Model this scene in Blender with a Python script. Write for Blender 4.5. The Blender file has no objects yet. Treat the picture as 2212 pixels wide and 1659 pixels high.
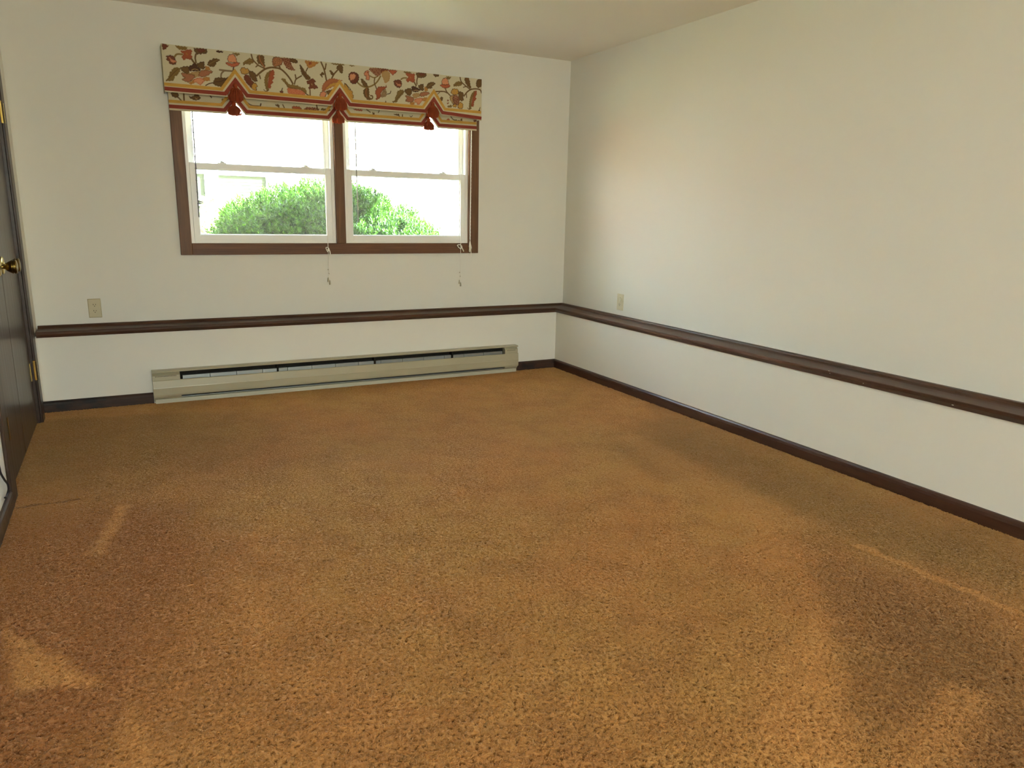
import bpy, bmesh, math, random
import numpy as np
from mathutils import Vector, Matrix

# ------------------------------------------------------------------ camera, light, exposure
SC = bpy.context.scene
COL = SC.collection
cd = bpy.data.cameras.new('camera')
cam = bpy.data.objects.new('camera', cd); COL.objects.link(cam)
cd.sensor_fit = 'HORIZONTAL'; cd.sensor_width = 36.0
cd.lens = 36.0 * 1580.725 / 2212.0
cd.clip_start = 0.05; cd.clip_end = 200
Rm = Matrix(((0.886359, 0.087761, -0.454605), (-0.462602, 0.208495, -0.861702), (0.019159, 0.974078, 0.225399)))
cam.matrix_world = Matrix.Translation((-3.28806, -5.33602, 1.24136)) @ Rm.to_4x4()
SC.camera = cam

SC.view_settings.view_transform = 'Standard'
SC.view_settings.look = 'None'
SC.view_settings.gamma = 1.0
SC.view_settings.use_curve_mapping = False
SC.view_settings.exposure = 0.84
SC.cycles.use_denoising = True
SC.cycles.max_bounces = 12
SC.cycles.diffuse_bounces = 8
SC.cycles.transparent_max_bounces = 16
SC.cycles.sample_clamp_indirect = 8.0
SC.cycles.caustics_reflective = False
SC.cycles.caustics_refractive = False

W = bpy.data.worlds.new('sky'); SC.world = W; W.use_nodes = True
wn = W.node_tree.nodes; wl = W.node_tree.links
bg = wn['Background']
sky = wn.new('ShaderNodeTexSky'); sky.sky_type = 'NISHITA'; sky.sun_disc = False
sky.sun_elevation = math.radians(48); sky.sun_rotation = math.radians(130)
sky.dust_density = 3.0; sky.air_density = 1.0; sky.ozone_density = 1.0
wl.new(sky.outputs[0], bg.inputs[0]); bg.inputs[1].default_value = SKY_STRENGTH = 1.7

def lamp(name, kind, energy, color, loc, direction, **kw):
    d = bpy.data.lights.new(name, kind); d.energy = energy; d.color = color
    for k, v in kw.items(): setattr(d, k, v)
    o = bpy.data.objects.new(name, d); COL.objects.link(o); o.location = loc
    o.rotation_euler = Vector(direction).to_track_quat('-Z', 'Y').to_euler()
    return o
# sun from behind the house on the right: lights the neighbour house, the added wing, the lawn and the shrub tops
lamp('sun', 'SUN', 108.0, (0.82, 1.05, 1.20), (3, -4, 9), (-0.75, 0.34, -0.57), angle=math.radians(0.6))
# fill light added behind the camera, set in an invented rear window
lamp('rear_fill_light', 'AREA', 70.0, (0.96, 1.06, 0.94), (-2.9, -9.98, 1.45), (0.05, 1, -0.02), shape='RECTANGLE', size=1.5, size_y=1.7)
# daylight portal in the window we look at
po = lamp('window_portal', 'AREA', 1.0, (1, 1, 1), (-1.89, 0.16, 1.5), (0, -1, 0), shape='RECTANGLE', size=2.1, size_y=1.1)
po.data.cycles.is_portal = True

PRINT_K, CARPET_K = 1.35, 1.2
# ------------------------------------------------------------------ helpers
def lin(c):
    return tuple(((v/255)/12.92 if v/255 <= .04045 else ((v/255+.055)/1.055)**2.4) for v in c)
def alb(c, k=1.0):
    return tuple(min(.95, v*k) for v in lin(c)) + (1.0,)

def mat(name, base, rough=.6, spec=.5, metal=0.0, coat=0.0, coat_rough=.1):
    m = bpy.data.materials.new(name); m.use_nodes = True
    b = m.node_tree.nodes['Principled BSDF']
    b.inputs['Base Color'].default_value = base
    b.inputs['Roughness'].default_value = rough
    b.inputs['Specular IOR Level'].default_value = spec
    b.inputs['Metallic'].default_value = metal
    b.inputs['Coat Weight'].default_value = coat
    b.inputs['Coat Roughness'].default_value = coat_rough
    return m
class NT:
    def __init__(s, m): s.n = m.node_tree.nodes; s.l = m.node_tree.links; s.b = s.n.get('Principled BSDF')
    def new(s, t, **kw):
        n = s.n.new(t)
        for k, v in kw.items(): setattr(n, k, v)
        return n
    def link(s, a, b): s.l.new(a, b)
    def coord(s, kind='Object', scale=(1, 1, 1)):
        if kind == 'World':
            src = s.new('ShaderNodeNewGeometry').outputs['Position']
        else:
            src = s.new('ShaderNodeTexCoord').outputs[kind]
        mp = s.new('ShaderNodeMapping'); mp.inputs['Scale'].default_value = scale
        s.link(src, mp.inputs[0]); return mp.outputs[0]
    def noise(s, vec, scale, detail=3, rough=.55, dist=0.0):
        n = s.new('ShaderNodeTexNoise'); n.inputs['Scale'].default_value = scale
        n.inputs['Detail'].default_value = detail; n.inputs['Roughness'].default_value = rough
        n.inputs['Distortion'].default_value = dist
        s.link(vec, n.inputs['Vector']); return n.outputs['Fac']
    def ramp(s, fac, stops):
        r = s.new('ShaderNodeValToRGB'); e = r.color_ramp.elements
        while len(e) < len(stops): e.new(.5)
        for i, (p, c) in enumerate(stops): e[i].position = p; e[i].color = c
        s.link(fac, r.inputs[0]); return r.outputs[0]
    def rangef(s, v, a, b, c=0.0, d=1.0, smooth=False):
        m = s.new('ShaderNodeMapRange'); m.interpolation_type = 'SMOOTHSTEP' if smooth else 'LINEAR'
        for i, q in enumerate((a, b, c, d)): m.inputs[i+1].default_value = q
        s.link(v, m.inputs[0]); return m.outputs[0]
    def mix(s, fac, a, b, mode='MIX'):
        m = s.new('ShaderNodeMix', data_type='RGBA', blend_type=mode)
        for sock, v in ((m.inputs[0], fac), (m.inputs[6], a), (m.inputs[7], b)):
            if hasattr(v, 'links'): s.link(v, sock)
            else: sock.default_value = v
        return m.outputs[2]
    def math(s, op, a, b=0.0):
        m = s.new('ShaderNodeMath', operation=op)
        for sock, v in ((m.inputs[0], a), (m.inputs[1], b)):
            if hasattr(v, 'links'): s.link(v, sock)
            else: sock.default_value = v
        return m.outputs[0]
    def bump(s, h, strength=.3, dist=.01):
        b = s.new('ShaderNodeBump'); b.inputs['Strength'].default_value = strength; b.inputs['Distance'].default_value = dist
        s.link(h, b.inputs['Height']); s.link(b.outputs[0], s.b.inputs['Normal'])

def tag(o, label=None, cat=None, group=None, kind=None):
    if label: o['label'] = label
    if cat: o['category'] = cat
    if group: o['group'] = group
    if kind: o['kind'] = kind
    return o
def empty(name, loc=(0, 0, 0), rz=0.0):
    o = bpy.data.objects.new(name, None); COL.objects.link(o); o.location = loc; o.rotation_euler = (0, 0, rz)
    o.empty_display_size = .05
    return o
def obj(name, bm, m, parent=None, smooth=False, bevel=0.0):
    """link a bmesh as one mesh object"""
    me = bpy.data.meshes.new(name)
    if smooth:
        for f in bm.faces: f.smooth = True
    bm.normal_update(); bm.to_mesh(me); bm.free()
    if m is not None: me.materials.append(m)
    o = bpy.data.objects.new(name, me); COL.objects.link(o)
    if parent is not None: o.parent = parent
    if bevel:
        md = o.modifiers.new('edge', 'BEVEL'); md.width = bevel; md.segments = 2; md.limit_method = 'ANGLE'
    return o
def box(bm, a, b):
    (x0, y0, z0), (x1, y1, z1) = a, b
    x0, x1 = min(x0, x1), max(x0, x1); y0, y1 = min(y0, y1), max(y0, y1); z0, z1 = min(z0, z1), max(z0, z1)
    v = [bm.verts.new(p) for p in ((x0,y0,z0),(x1,y0,z0),(x1,y1,z0),(x0,y1,z0),(x0,y0,z1),(x1,y0,z1),(x1,y1,z1),(x0,y1,z1))]
    for f in ((3,2,1,0),(4,5,6,7),(0,1,5,4),(1,2,6,5),(2,3,7,6),(3,0,4,7)): bm.faces.new([v[i] for i in f])
    return bm
def B(*boxes):
    bm = bmesh.new()
    for a, b in boxes: box(bm, a, b)
    return bm
def loft(bm, rings, closed=True, cap=True):
    """rings: list of equal-length point loops"""
    vs = [[bm.verts.new(p) for p in r] for r in rings]
    n = len(rings[0])
    for i in range(len(vs)-1):
        for j in range(n if closed else n-1):
            k = (j+1) % n
            bm.faces.new((vs[i][j], vs[i][k], vs[i+1][k], vs[i+1][j]))
    if cap and closed:
        bm.faces.new(list(reversed(vs[0]))); bm.faces.new(vs[-1])
    bmesh.ops.recalc_face_normals(bm, faces=bm.faces)
    return bm
def lathe(bm, prof, M=Matrix(), n=20):
    """prof: (radius, height) along local z"""
    rings = [[M @ Vector((r*math.cos(2*math.pi*i/n), r*math.sin(2*math.pi*i/n), h)) for i in range(n)] for r, h in prof]
    return loft(bm, rings)
def tube(bm, pts, r, n=8, taper=None):
    pts = [Vector(p) for p in pts]; rings = []
    up = Vector((0.13, .21, .97)).normalized()
    for i, p in enumerate(pts):
        t = (pts[min(i+1, len(pts)-1)] - pts[max(i-1, 0)]).normalized()
        a = t.cross(up)
        if a.length < 1e-4: a = t.cross(Vector((1, 0, 0)))
        a.normalize(); b = t.cross(a)
        rr = r if taper is None else r*taper[i]
        rings.append([p + rr*(math.cos(2*math.pi*k/n)*a + math.sin(2*math.pi*k/n)*b) for k in range(n)])
    return loft(bm, rings)
def smooth_path(pts, n=6):
    out = []; P = [Vector(p) for p in pts]
    for i in range(len(P)-1):
        p0, p1, p2, p3 = P[max(i-1, 0)], P[i], P[i+1], P[min(i+2, len(P)-1)]
        for k in range(n):
            t = k/n
            out.append(.5*((2*p1)+(-p0+p2)*t+(2*p0-5*p1+4*p2-p3)*t*t+(-p0+3*p1-3*p2+p3)*t**3))
    out.append(P[-1]); return out
random.seed(7); rng = np.random.default_rng(7)

# ------------------------------------------------------------------ materials
def paint(name, c, k, bump=.04):
    m = mat(name, alb(c, k), .62, .3); t = NT(m)
    co = t.coord('World')
    n1 = t.noise(co, 1.3, 3)
    t.link(t.mix(t.rangef(n1, .3, .7, 0, .05), alb(c, k), alb(tuple(v*.9 for v in c), k)), t.b.inputs['Base Color'])
    t.bump(t.noise(co, 180, 3), bump, .002)
    return m
M_WALL = paint('wall_paint', (229, 227, 219), 1.0)
M_CEIL = paint('ceiling_paint', (240, 235, 226), 1.0, .08)

def wood(name, dark, light, rough, axis=0, k=1.0, coat=.25, stain=None, worn=None):
    m = mat(name, alb(dark, k), rough, .3, coat=coat, coat_rough=.22); t = NT(m)
    s = [26, 26, 26]; s[axis] = 1.6
    co = t.coord('World', tuple(s))
    g = t.noise(co, 1.0, 6, .62, .6)
    s2 = [130, 130, 130]; s2[axis] = 5
    g2 = t.noise(t.coord('World', tuple(s2)), 1.0, 2)
    f = t.math('ADD', t.math('MULTIPLY', g, .7), t.math('MULTIPLY', g2, .3))
    c = t.ramp(f, [(.34, alb(dark, k)), (.50, alb(tuple((a+b)/2 for a, b in zip(dark, light)), k)), (.68, alb(light, k))])
    if stain:
        n3 = t.noise(t.coord('World', (5, 5, 9)), 1.0, 4, .6)
        c = t.mix(t.rangef(n3, .46, .60, 0, .85, True), c, alb(stain, k))
    if worn:
        n4 = t.noise(t.coord('World', (7, 7, 60)), 1.0, 3)
        c = t.mix(t.rangef(n4, .55, .75, 0, .45, True), c, alb(worn, k))
    t.link(c, t.b.inputs['Base Color'])
    t.link(t.rangef(g, .2, .8, rough*.85, rough*1.25), t.b.inputs['Roughness'])
    t.bump(f, .08, .002)
    return m
M_CASE = wood('stained_casing_wood', (80, 53, 33), (124, 86, 56), .5, 2, 1.08, .03)
M_CASEH = wood('stained_casing_wood_horizontal', (78, 49, 31), (120, 80, 52), .5, 0, 1.08, .03)
M_RAILX = wood('dark_rail_wood', (50, 31, 20), (88, 54, 34), .45, 0, 1.0, .03)
M_RAILY = wood('dark_rail_wood_long', (50, 31, 20), (88, 54, 34), .45, 1, 1.0, .03)
M_BASEX = wood('scorched_baseboard_wood', (46, 32, 26), (78, 50, 36), .60, 0, 1.0, 0, stain=(24, 22, 24), worn=(90, 70, 62))
M_BASEY = wood('baseboard_wood', (50, 29, 21), (72, 42, 30), .34, 1, 1.0, .22)
M_DOOR = wood('dark_door_wood', (56, 42, 31), (78, 60, 45), .36, 2, 1.0, .22)
M_DOORCASE = wood('dark_door_casing_wood', (50, 36, 28), (70, 51, 40), .40, 2, 1.0, .15)
M_VINYL = mat('white_vinyl', alb((246, 246, 243)), .35, .5)
M_GASKET = mat('dark_gasket', alb((70, 70, 60)), .7)
M_BRASS = mat('polished_brass', alb((214, 188, 112)), .28, .5, 1.0)
M_BRASSD = mat('aged_brass', alb((128, 106, 56)), .25, .5, 1.0)
M_BEIGE = mat('beige_enamel', alb((174, 166, 140)), .38, .5, coat=.3, coat_rough=.15)
M_BEIGE2 = mat('beige_enamel_kick_strip', alb((188, 184, 164)), .45, .5)  # paler beige of the heater's kick strip
M_GALV = mat('galvanised_sheet', alb((150, 155, 155)), .42, .5, .75)
M_DARK = mat('dark_cavity', alb((34, 30, 24)), .8, .2)
M_IVORY = mat('ivory_plastic', alb((186, 174, 140)), .38, .5)
M_CREAMP = mat('cream_plastic', alb((212, 204, 176)), .38, .5)
M_SLOT = mat('outlet_slot', alb((50, 40, 22)), .8, .2)
M_CORD = mat('white_cord', alb((240, 237, 228)), .8, .2)
M_CUP = mat('grey_cord_cup', alb((182, 174, 154)), .5, .4)
M_WAND = mat('backlit_grey_wand', alb((120, 116, 124)), .35, .5)  # dark grey stands in for the wand being backlit
M_WANDL = mat('pale_grey_wand', alb((176, 170, 160)), .35, .5)
M_CABLE = mat('black_cable_rubber', alb((34, 30, 34)), .45, .5)
M_CHIP = mat('white_paint_chip', alb((225, 220, 205)), .7)

def glass_mat(name, haze):
    m = bpy.data.materials.new(name); m.use_nodes = True
    n = m.node_tree.nodes; l = m.node_tree.links; n.clear()
    out = n.new('ShaderNodeOutputMaterial'); tr = n.new('ShaderNodeBsdfTransparent'); gl = n.new('ShaderNodeBsdfGlossy')
    df = n.new('ShaderNodeBsdfTranslucent'); df.inputs[0].default_value = (.9, .92, .9, 1)
    gl.inputs['Roughness'].default_value = .02
    lw = n.new('ShaderNodeLayerWeight'); pw = n.new('ShaderNodeMath'); pw.operation = 'POWER'; pw.inputs[1].default_value = 5.0
    l.new(lw.outputs['Facing'], pw.inputs[0])
    fr = n.new('ShaderNodeMath'); fr.operation = 'MULTIPLY_ADD'; fr.inputs[1].default_value = .8; fr.inputs[2].default_value = .045
    l.new(pw.outputs[0], fr.inputs[0])
    tr.inputs[0].default_value = (.97, .985, .97, 1)
    m1 = n.new('ShaderNodeMixShader'); m1.inputs[0].default_value = haze
    l.new(tr.outputs[0], m1.inputs[1]); l.new(df.outputs[0], m1.inputs[2])
    m2 = n.new('ShaderNodeMixShader'); l.new(fr.outputs[0], m2.inputs[0]); l.new(m1.outputs[0], m2.inputs[1]); l.new(gl.outputs[0], m2.inputs[2])
    l.new(m2.outputs[0], out.inputs[0]); return m
M_GLASS = glass_mat('window_glass', .003)
M_GLASSL = glass_mat('dusty_window_glass', .006)
# ------------------------------------------------------------------ room shell
XL, D, YB, H = -3.807, .1516, -10.0, 2.44        # left wall plane, ledge depth, rear wall plane, ceiling height
WX0, WX1, WZ0, WZ1 = -2.887, -0.890, 1.017, 2.045 # window opening
T = .16

def S(o, label, cat): return tag(o, label, cat, kind='structure')
floor = S(obj('floor', B(((XL-.1, YB-.1, -.12), (.1, .16, -.016))), None), 'subfloor under the gold brown carpet', 'floor')
ceiling = S(obj('ceiling', B(((XL-.2, YB-.2, H), (.2, .55, H+.38))), M_CEIL), 'plain off white ceiling with soft daylight', 'ceiling')  # thickness and overhang past the wall added unseen to shade the yew

# wall with the window: the upper wall is set back, the lower foundation wall stands proud under the wood ledge
bm = bmesh.new()
box(bm, (XL-.1, 0, -.1), (WX0, T, H)); box(bm, (WX1, 0, -.1), (.1, T, H))
box(bm, (WX0, 0, -.1), (WX1, T, WZ0)); box(bm, (WX0, 0, WZ1), (WX1, T, H))
wall_back = S(obj('wall_back', bm, M_WALL), 'off white window wall with thicker foundation part below the ledge', 'wall')
obj('foundation_wall', B(((XL, -D, -.1), (0, 0, .470))), M_WALL, wall_back)
wall_right = S(obj('wall_right', B(((0, YB, -.1), (.1, 0, H))), M_WALL), 'long off white wall with bright daylight patch near the corner', 'wall')
obj('foundation_wall', B(((-D, YB, -.1), (0, -D, .470))), M_WALL, wall_right)
DY0, DY1, DZ = -1.660, -.400, 2.03              # closet door opening in the left wall
wall_left = S(obj('wall_left', B(((XL-.1, YB, -.1), (XL, DY0, H)), ((XL-.1, DY1, -.1), (XL, 0, H)), ((XL-.1, DY0, DZ), (XL, DY1, H))), M_WALL), 'off white wall with the dark double closet door', 'wall')
obj('closet_back', B(((XL-.7, DY0-.2, -.1), (XL-.68, DY1+.2, 2.2))), M_WALL, wall_left)
RX0, RX1, RZ0, RZ1 = -3.70, -2.10, .52, 2.36  # rear opening added to hold the fill light
bm = B(((XL-.1, YB-.1, -.1), (RX0, YB, H)), ((RX1, YB-.1, -.1), (.1, YB, H)), ((RX0, YB-.1, -.1), (RX1, YB, RZ0)), ((RX0, YB-.1, RZ1), (RX1, YB, H)))
S(obj('wall_front', bm, M_WALL), 'off white wall with an added window opening for the fill light opposite the window wall', 'wall')

# ledge caps (mitred at the corner)
RAIL = [(0, .463), (.163, .463), (.169, .470), (.181, .484), (.1815, .497), (.178, .5005), (.168, .5005), (.10, .4985), (.055, .4985), (.036, .501), (.028, .507), (.024, .514), (.021, .516), (0, .516)]
bm = bmesh.new(); loft(bm, [[(XL+.008, -o, z) for o, z in RAIL], [(-o, -o, z) for o, z in RAIL]])
S(obj('trim_1', bm, M_RAILX), 'dark brown wooden ledge cap below the window', 'trim')
bm = bmesh.new(); loft(bm, [[(-o, -o, z) for o, z in RAIL], [(-o, YB, z) for o, z in RAIL]])
r2 = S(obj('trim_2', bm, M_RAILY), 'dark brown wooden ledge cap with paint chips along the long wall', 'trim')
for y, z, ln in ((-2.869, .5005, .012), (-2.884, .492, .007), (-3.077, .481, .004), (-3.517, .479, .012)):
    bm = bmesh.new(); bmesh.ops.create_icosphere(bm, subdivisions=1, radius=1)
    obj('paint_chip', bm, M_CHIP, r2).matrix_world = Matrix.Translation((-.1805 if z < .5 else -.172, y, z)) @ Matrix.Diagonal((.0015, ln*.5, .0018, 1))

# baseboards
def base_prof(o0): return [(o0-.002, -.02), (o0+.016, -.02), (o0+.016, .044), (o0+.0135, .057), (o0+.008, .065), (o0, .0675), (o0-.002, .0675)]
HX0, HX1 = -3.196, -.536                         # heater ends
bm = bmesh.new(); loft(bm, [[(XL, -o, z) for o, z in base_prof(D)], [(HX0-.001, -o, z) for o, z in base_prof(D)]])
S(obj('baseboard_back', bm, M_BASEX), 'scorched dusty baseboard between closet and heater', 'baseboard')
bm = bmesh.new(); loft(bm, [[(HX1+.004, -o, z) for o, z in base_prof(D)], [(-o, -o, z) for o, z in base_prof(D)]])
S(obj('baseboard_back', bm, M_BASEX), 'short dark baseboard between heater and corner', 'baseboard')
bm = bmesh.new(); loft(bm, [[(-o, -o, z) for o, z in base_prof(D)], [(-o, YB, z) for o, z in base_prof(D)]])
S(obj('baseboard_right', bm, M_BASEY), 'long reddish brown baseboard along the bright wall', 'baseboard')
bm = bmesh.new(); loft(bm, [[(XL+o, -1.79, z) for o, z in base_prof(0)], [(XL+o, YB, z) for o, z in base_prof(0)]])
S(obj('baseboard_left', bm, M_DOORCASE), 'dark baseboard beside the closet door casing', 'baseboard')

# ------------------------------------------------------------------ closet doors and casing
cas = S(empty('trim_3', (XL, -.98, 0)), 'dark wooden casing around the closet doors', 'trim')
def casing_bar(a, b, m, parent, name='casing_board'):
    return obj(name, B((a, b)), m, parent, bevel=.004)
def local(parent, o):  # keep world placement under a moved Empty
    o.matrix_parent_inverse = parent.matrix_world.inverted() if parent.matrix_world != Matrix() else Matrix.Translation(parent.location).inverted()
    return o
def keep(o):
    if o.parent: o.matrix_parent_inverse = (Matrix.Translation(o.parent.location) @ Matrix.Rotation(o.parent.rotation_euler.z, 4, 'Z')).inverted()
    return o
keep(casing_bar((XL, -.400, -.016), (XL+.014, -.287, 2.14), M_DOORCASE, cas))
keep(casing_bar((XL, -1.790, -.016), (XL+.014, -1.660, 2.14), M_DOORCASE, cas))
keep(casing_bar((XL, -1.660, 2.03), (XL+.014, -.400, 2.14), M_DOORCASE, cas))
keep(obj('door_jamb', B(((XL-.10, -.402, -.016), (XL, -.387, 2.04))), M_DOORCASE, cas)); keep(obj('door_jamb', B(((XL-.10, -1.672, -.016), (XL, -1.658, 2.04))), M_DOORCASE, cas))

def door(name, y0, y1, label, hinge_y, knob_y):
    d = S(empty(name, (XL-.033, (y0+y1)/2, 0)), label, 'door')
    keep(obj('door_leaf', B(((XL-.050, y0, .004), (XL-.014, y1, 2.025))), M_DOOR, d, bevel=.003))
    for z in (.307, 1.72):
        bm = bmesh.new(); s = 1 if hinge_y > -1 else -1
        lathe(bm, [(.0062, -.053), (.0068, -.052), (.0068, .052), (.0062, .053)], Matrix.Translation((XL+.004, hinge_y+.004*s, z)), 12)
        lathe(bm, [(.002, .053), (.0075, .054), (.0075, .060), (.003, .063)], Matrix.Translation((XL+.004, hinge_y+.004*s, z)), 12)
        h = keep(obj('hinge', bm, M_BRASS, d)); h['label'] = 'brass butt hinge'
        g = keep(obj('hinge_leaf', B(((XL-.0145, hinge_y-.036*s, z-.051), (XL-.0115, hinge_y-.004*s, z+.051))), M_BRASS, d)); g['label'] = 'brass hinge leaf on the door face'
        keep(obj('hinge_leaf', B(((XL+.0155, hinge_y+.006*s, z-.051), (XL+.0175, hinge_y+.030*s, z+.051))), M_BRASSD, d))
    K = Matrix.Translation((XL-.014, knob_y, .952)) @ Matrix.Rotation(math.radians(90), 4, 'Y')
    bm = bmesh.new()
    lathe(bm, [(.010, .004), (.009, .018), (.011, .024), (.019, .031), (.026, .042), (.031, .052), (.0325, .054), (.0325, .0575), (.029, .0585), (.029, .0605), (.033, .062), (.033, .069), (.030, .073), (.018, .0755), (0.001, .076)], K, 28)
    k = keep(obj('knob', bm, M_BRASSD, d, smooth=False)); k['label'] = 'brass bell shaped knob'
    bm = bmesh.new(); lathe(bm, [(.043, -.001), (.043, .003), (.038, .0065), (.030, .0075), (.016, .009), (.010, .012)], K, 28)
    k2 = obj('rosette', bm, M_BRASS, k)
    return d
door('door_1', -1.027, -.404, 'dark flat closet door leaf nearer the window wall', -.402, -.972)
door('door_2', -1.657, -1.033, 'dark flat closet door leaf farther from the window wall', -1.659, -1.088)

# ------------------------------------------------------------------ window casing and the two windows
wc = S(empty('trim_4', (-1.88, 0, .94)), 'reddish brown wooden casing and mullion around the double window', 'trim')
for a, b, m in (((-2.955, -.020, .941), (-2.885, .002, 2.115), M_CASE), ((-.8915, -.020, .941), (-.808, .002, 2.115), M_CASE),
                ((-2.885, -.020, .941), (-.8915, .002, 1.0175), M_CASEH), ((-2.885, -.020, 2.045), (-.8915, .002, 2.115), M_CASEH)):
    keep(obj('casing_board', B((a, b)), m, wc, bevel=.003))
keep(obj('mullion', B(((-1.922, -.020, 1.0175), (-1.857, .10, 2.045))), M_CASE, wc, bevel=.003))
for a, b in (((WX0-.002, .0, WZ0), (WX0+.001, .15, WZ1)), ((WX1-.001, 0, WZ0), (WX1+.002, .15, WZ1))):
    keep(obj('jamb', B((a, b)), M_CASE, wc))

def rect_frame(bm, x0, x1, z0, z1, l, r, b, t, y0, y1):
    box(bm, (x0, y0, z0), (x0+l, y1, z1)); box(bm, (x1-r, y0, z0), (x1, y1, z1))
    box(bm, (x0+l, y0, z0), (x1-r, y1, z0+b)); box(bm, (x0+l, y0, z1-t), (x1-r, y1, z1))
def window(name, x0, x1, label, lockx):
    w = S(empty(name, ((x0+x1)/2, 0, WZ0)), label, 'window')
    bm = bmesh.new(); rect_frame(bm, x0, x1, WZ0, WZ1, .022, .022, .018, .03, .002, .13)
    keep(obj('window_frame', bm, M_VINYL, w, bevel=.0015))
    a, b = x0+.023, x1-.023
    bm = bmesh.new(); rect_frame(bm, a, b, WZ0+.012, 1.532, .037, .037, .044, .040, .004, .044)
    lo = keep(obj('lower_sash', bm, M_VINYL, w, bevel=.002))
    pane = obj('pane', B(((a+.036, .026, WZ0+.05), (b-.036, .028, 1.495))), M_GLASSL, lo)
    bm = bmesh.new(); rect_frame(bm, a+.037, b-.037, WZ0+.056, 1.492, .004, .004, .004, .004, .020, .026)
    obj('glazing_bead', bm, M_VINYL, lo)
    bm = bmesh.new(); rect_frame(bm, a, b, 1.494, WZ1-.02, .037, .037, .036, .040, .050, .090)
    up = keep(obj('upper_sash', bm, M_VINYL, w, bevel=.002))
    obj('pane', B(((a+.036, .070, 1.52), (b-.036, .072, WZ1-.055))), M_GLASS, up)
    for lx in lockx:                               # cam locks on the meeting rail
        bm = bmesh.new()
        box(bm, (lx-.026, .008, 1.532), (lx+.030, .034, 1.538))
        lathe(bm, [(.015, 0), (.014, .007), (.011, .010)], Matrix.Translation((lx+.006, .021, 1.5375)), 14)
        loft(bm, [[(lx-.038+q[0], .012+q[1], 1.5475+q[2]) for q in ((0, 0, 0), (0, .010, 0), (0, .010, .004), (0, 0, .004))],
                  [(lx+.004+q[0], .014+q[1], 1.5455+q[2]) for q in ((0, 0, 0), (0, .013, 0), (0, .013, .006), (0, 0, .006))]])
        obj('sash_lock', bm, M_VINYL, lo, bevel=.001)
    return w
window('window_1', -2.886, -1.923, 'white double hung window beside the closet side', (-2.664, -2.120))
window('window_2', -1.856, -.891, 'white double hung window nearer the room corner', (-1.640, -1.095))
# exterior sill and unseen rear window added for the fill light
rw = S(empty('added_window', (-2.9, YB, RZ0)), 'wide white framed window added unseen behind the viewer for the fill light', 'window')
bm = bmesh.new(); rect_frame(bm, RX0, RX1, RZ0, RZ1, .05, .05, .05, .05, YB-.09, YB-.02)
keep(obj('window_frame', bm, M_VINYL, rw)); keep(obj('pane', B(((RX0+.05, YB-.06, RZ0+.05), (RX1-.05, YB-.058, RZ1-.05))), M_GLASS, rw))
# ------------------------------------------------------------------ baseboard heater
ht = tag(empty('baseboard_heater', (-1.87, -D, 0)), 'long beige electric baseboard heater under the window', 'heater')
def hx(y): return -D - y
keep(obj('back_panel', B(((HX0, hx(.006), .004), (HX1, hx(0), .214))), M_BEIGE, ht))
def sheet(name, prof, x0, x1, m, th=.0018):
    """bent sheet metal running along x; prof = (offset from wall, z)"""
    n = len(prof); P = [Vector((0, o, z)) for o, z in prof]; off = []
    for i in range(n):
        t = (P[min(i+1, n-1)]-P[max(i-1, 0)]).normalized(); off.append(Vector((0, -t.z, t.y))*th)
    loop = [(-D-p.y, p.z) for p in P] + [(-D-(p.y+q.y), p.z+q.z) for p, q in reversed(list(zip(P, off)))]
    bm = bmesh.new(); loft(bm, [[(x0, y, z) for y, z in loop], [(x1, y, z) for y, z in loop]])
    return keep(obj(name, bm, m, ht))
sheet('top_cover', [(.004, .2155), (.040, .2150), (.058, .2125), (.0610, .2105), (.0610, .2080), (.059, .2075)], HX0, HX1, M_BEIGE)
sheet('front_cover', [(.058, .150), (.0645, .1535), (.066, .151), (.0695, .108), (.0705, .104), (.069, .060), (.0665, .052), (.058, .050)], HX0, HX1, M_BEIGE)
sheet('kick_strip', [(.048, .0270), (.050, .0265), (.050, .0005)], HX0+.008, HX1-.008, M_BEIGE2)
bm = bmesh.new()
keep(obj('cavity_shade', B(((HX0+.16, hx(.012), .03), (HX1-.11, hx(.007), .205))), M_DARK, ht))  # solid dark sheet standing in for the shade inside the slot
for nm, x0, x1 in (('end_cap', HX0, HX0+.163), ('end_cap', HX1-.115, HX1)):
    loop = [(-D-o, z) for o, z in ((.005, .205), (.040, .204), (.0545, .187), (.058, .1855), (.058, .046), (.046, .030), (.005, .030))]
    bm = bmesh.new(); loft(bm, [[(x0, y, z) for y, z in loop], [(x1, y, z) for y, z in loop]])
    e = keep(obj(nm, bm, M_BEIGE, ht, bevel=.001))
    nh = int((x1-x0-.03)/.0085)
    bm = bmesh.new()
    for i in range(nh): box(bm, (x0+.018+i*.0085, hx(.0590), .1775), (x0+.0215+i*.0085, hx(.0565), .1825))
    v = obj('vent_holes', bm, M_DARK, e); v['kind'] = 'stuff'
nf = 14; fx0, fx1 = HX0+.178, HX1-.135
for i in range(nf):                                  # reflective element panels seen through the top slot
    a, b = fx0+(fx1-fx0)*i/nf, fx0+(fx1-fx0)*(i+1)/nf
    bm = bmesh.new(); box(bm, (a+.0012, hx(.050), .060), (b-.0012, hx(.020), .1765))
    keep(obj('element_panel', bm, M_GALV, ht, bevel=.001))
for i in range(nf):
    a, b = fx0-.01+(fx1-fx0+.02)*i/nf, fx0-.01+(fx1-fx0+.02)*(i+1)/nf
    keep(obj('deflector', B(((a+.001, hx(.052), .0345), (b-.001, hx(.012), .0385))), M_GALV, ht))
for x in (-2.415, -1.725, -1.110):
    keep(obj('hanger_bracket', B(((x-.006, hx(.064), .150), (x+.006, hx(.006), .2035))), M_DARK, ht))

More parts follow.
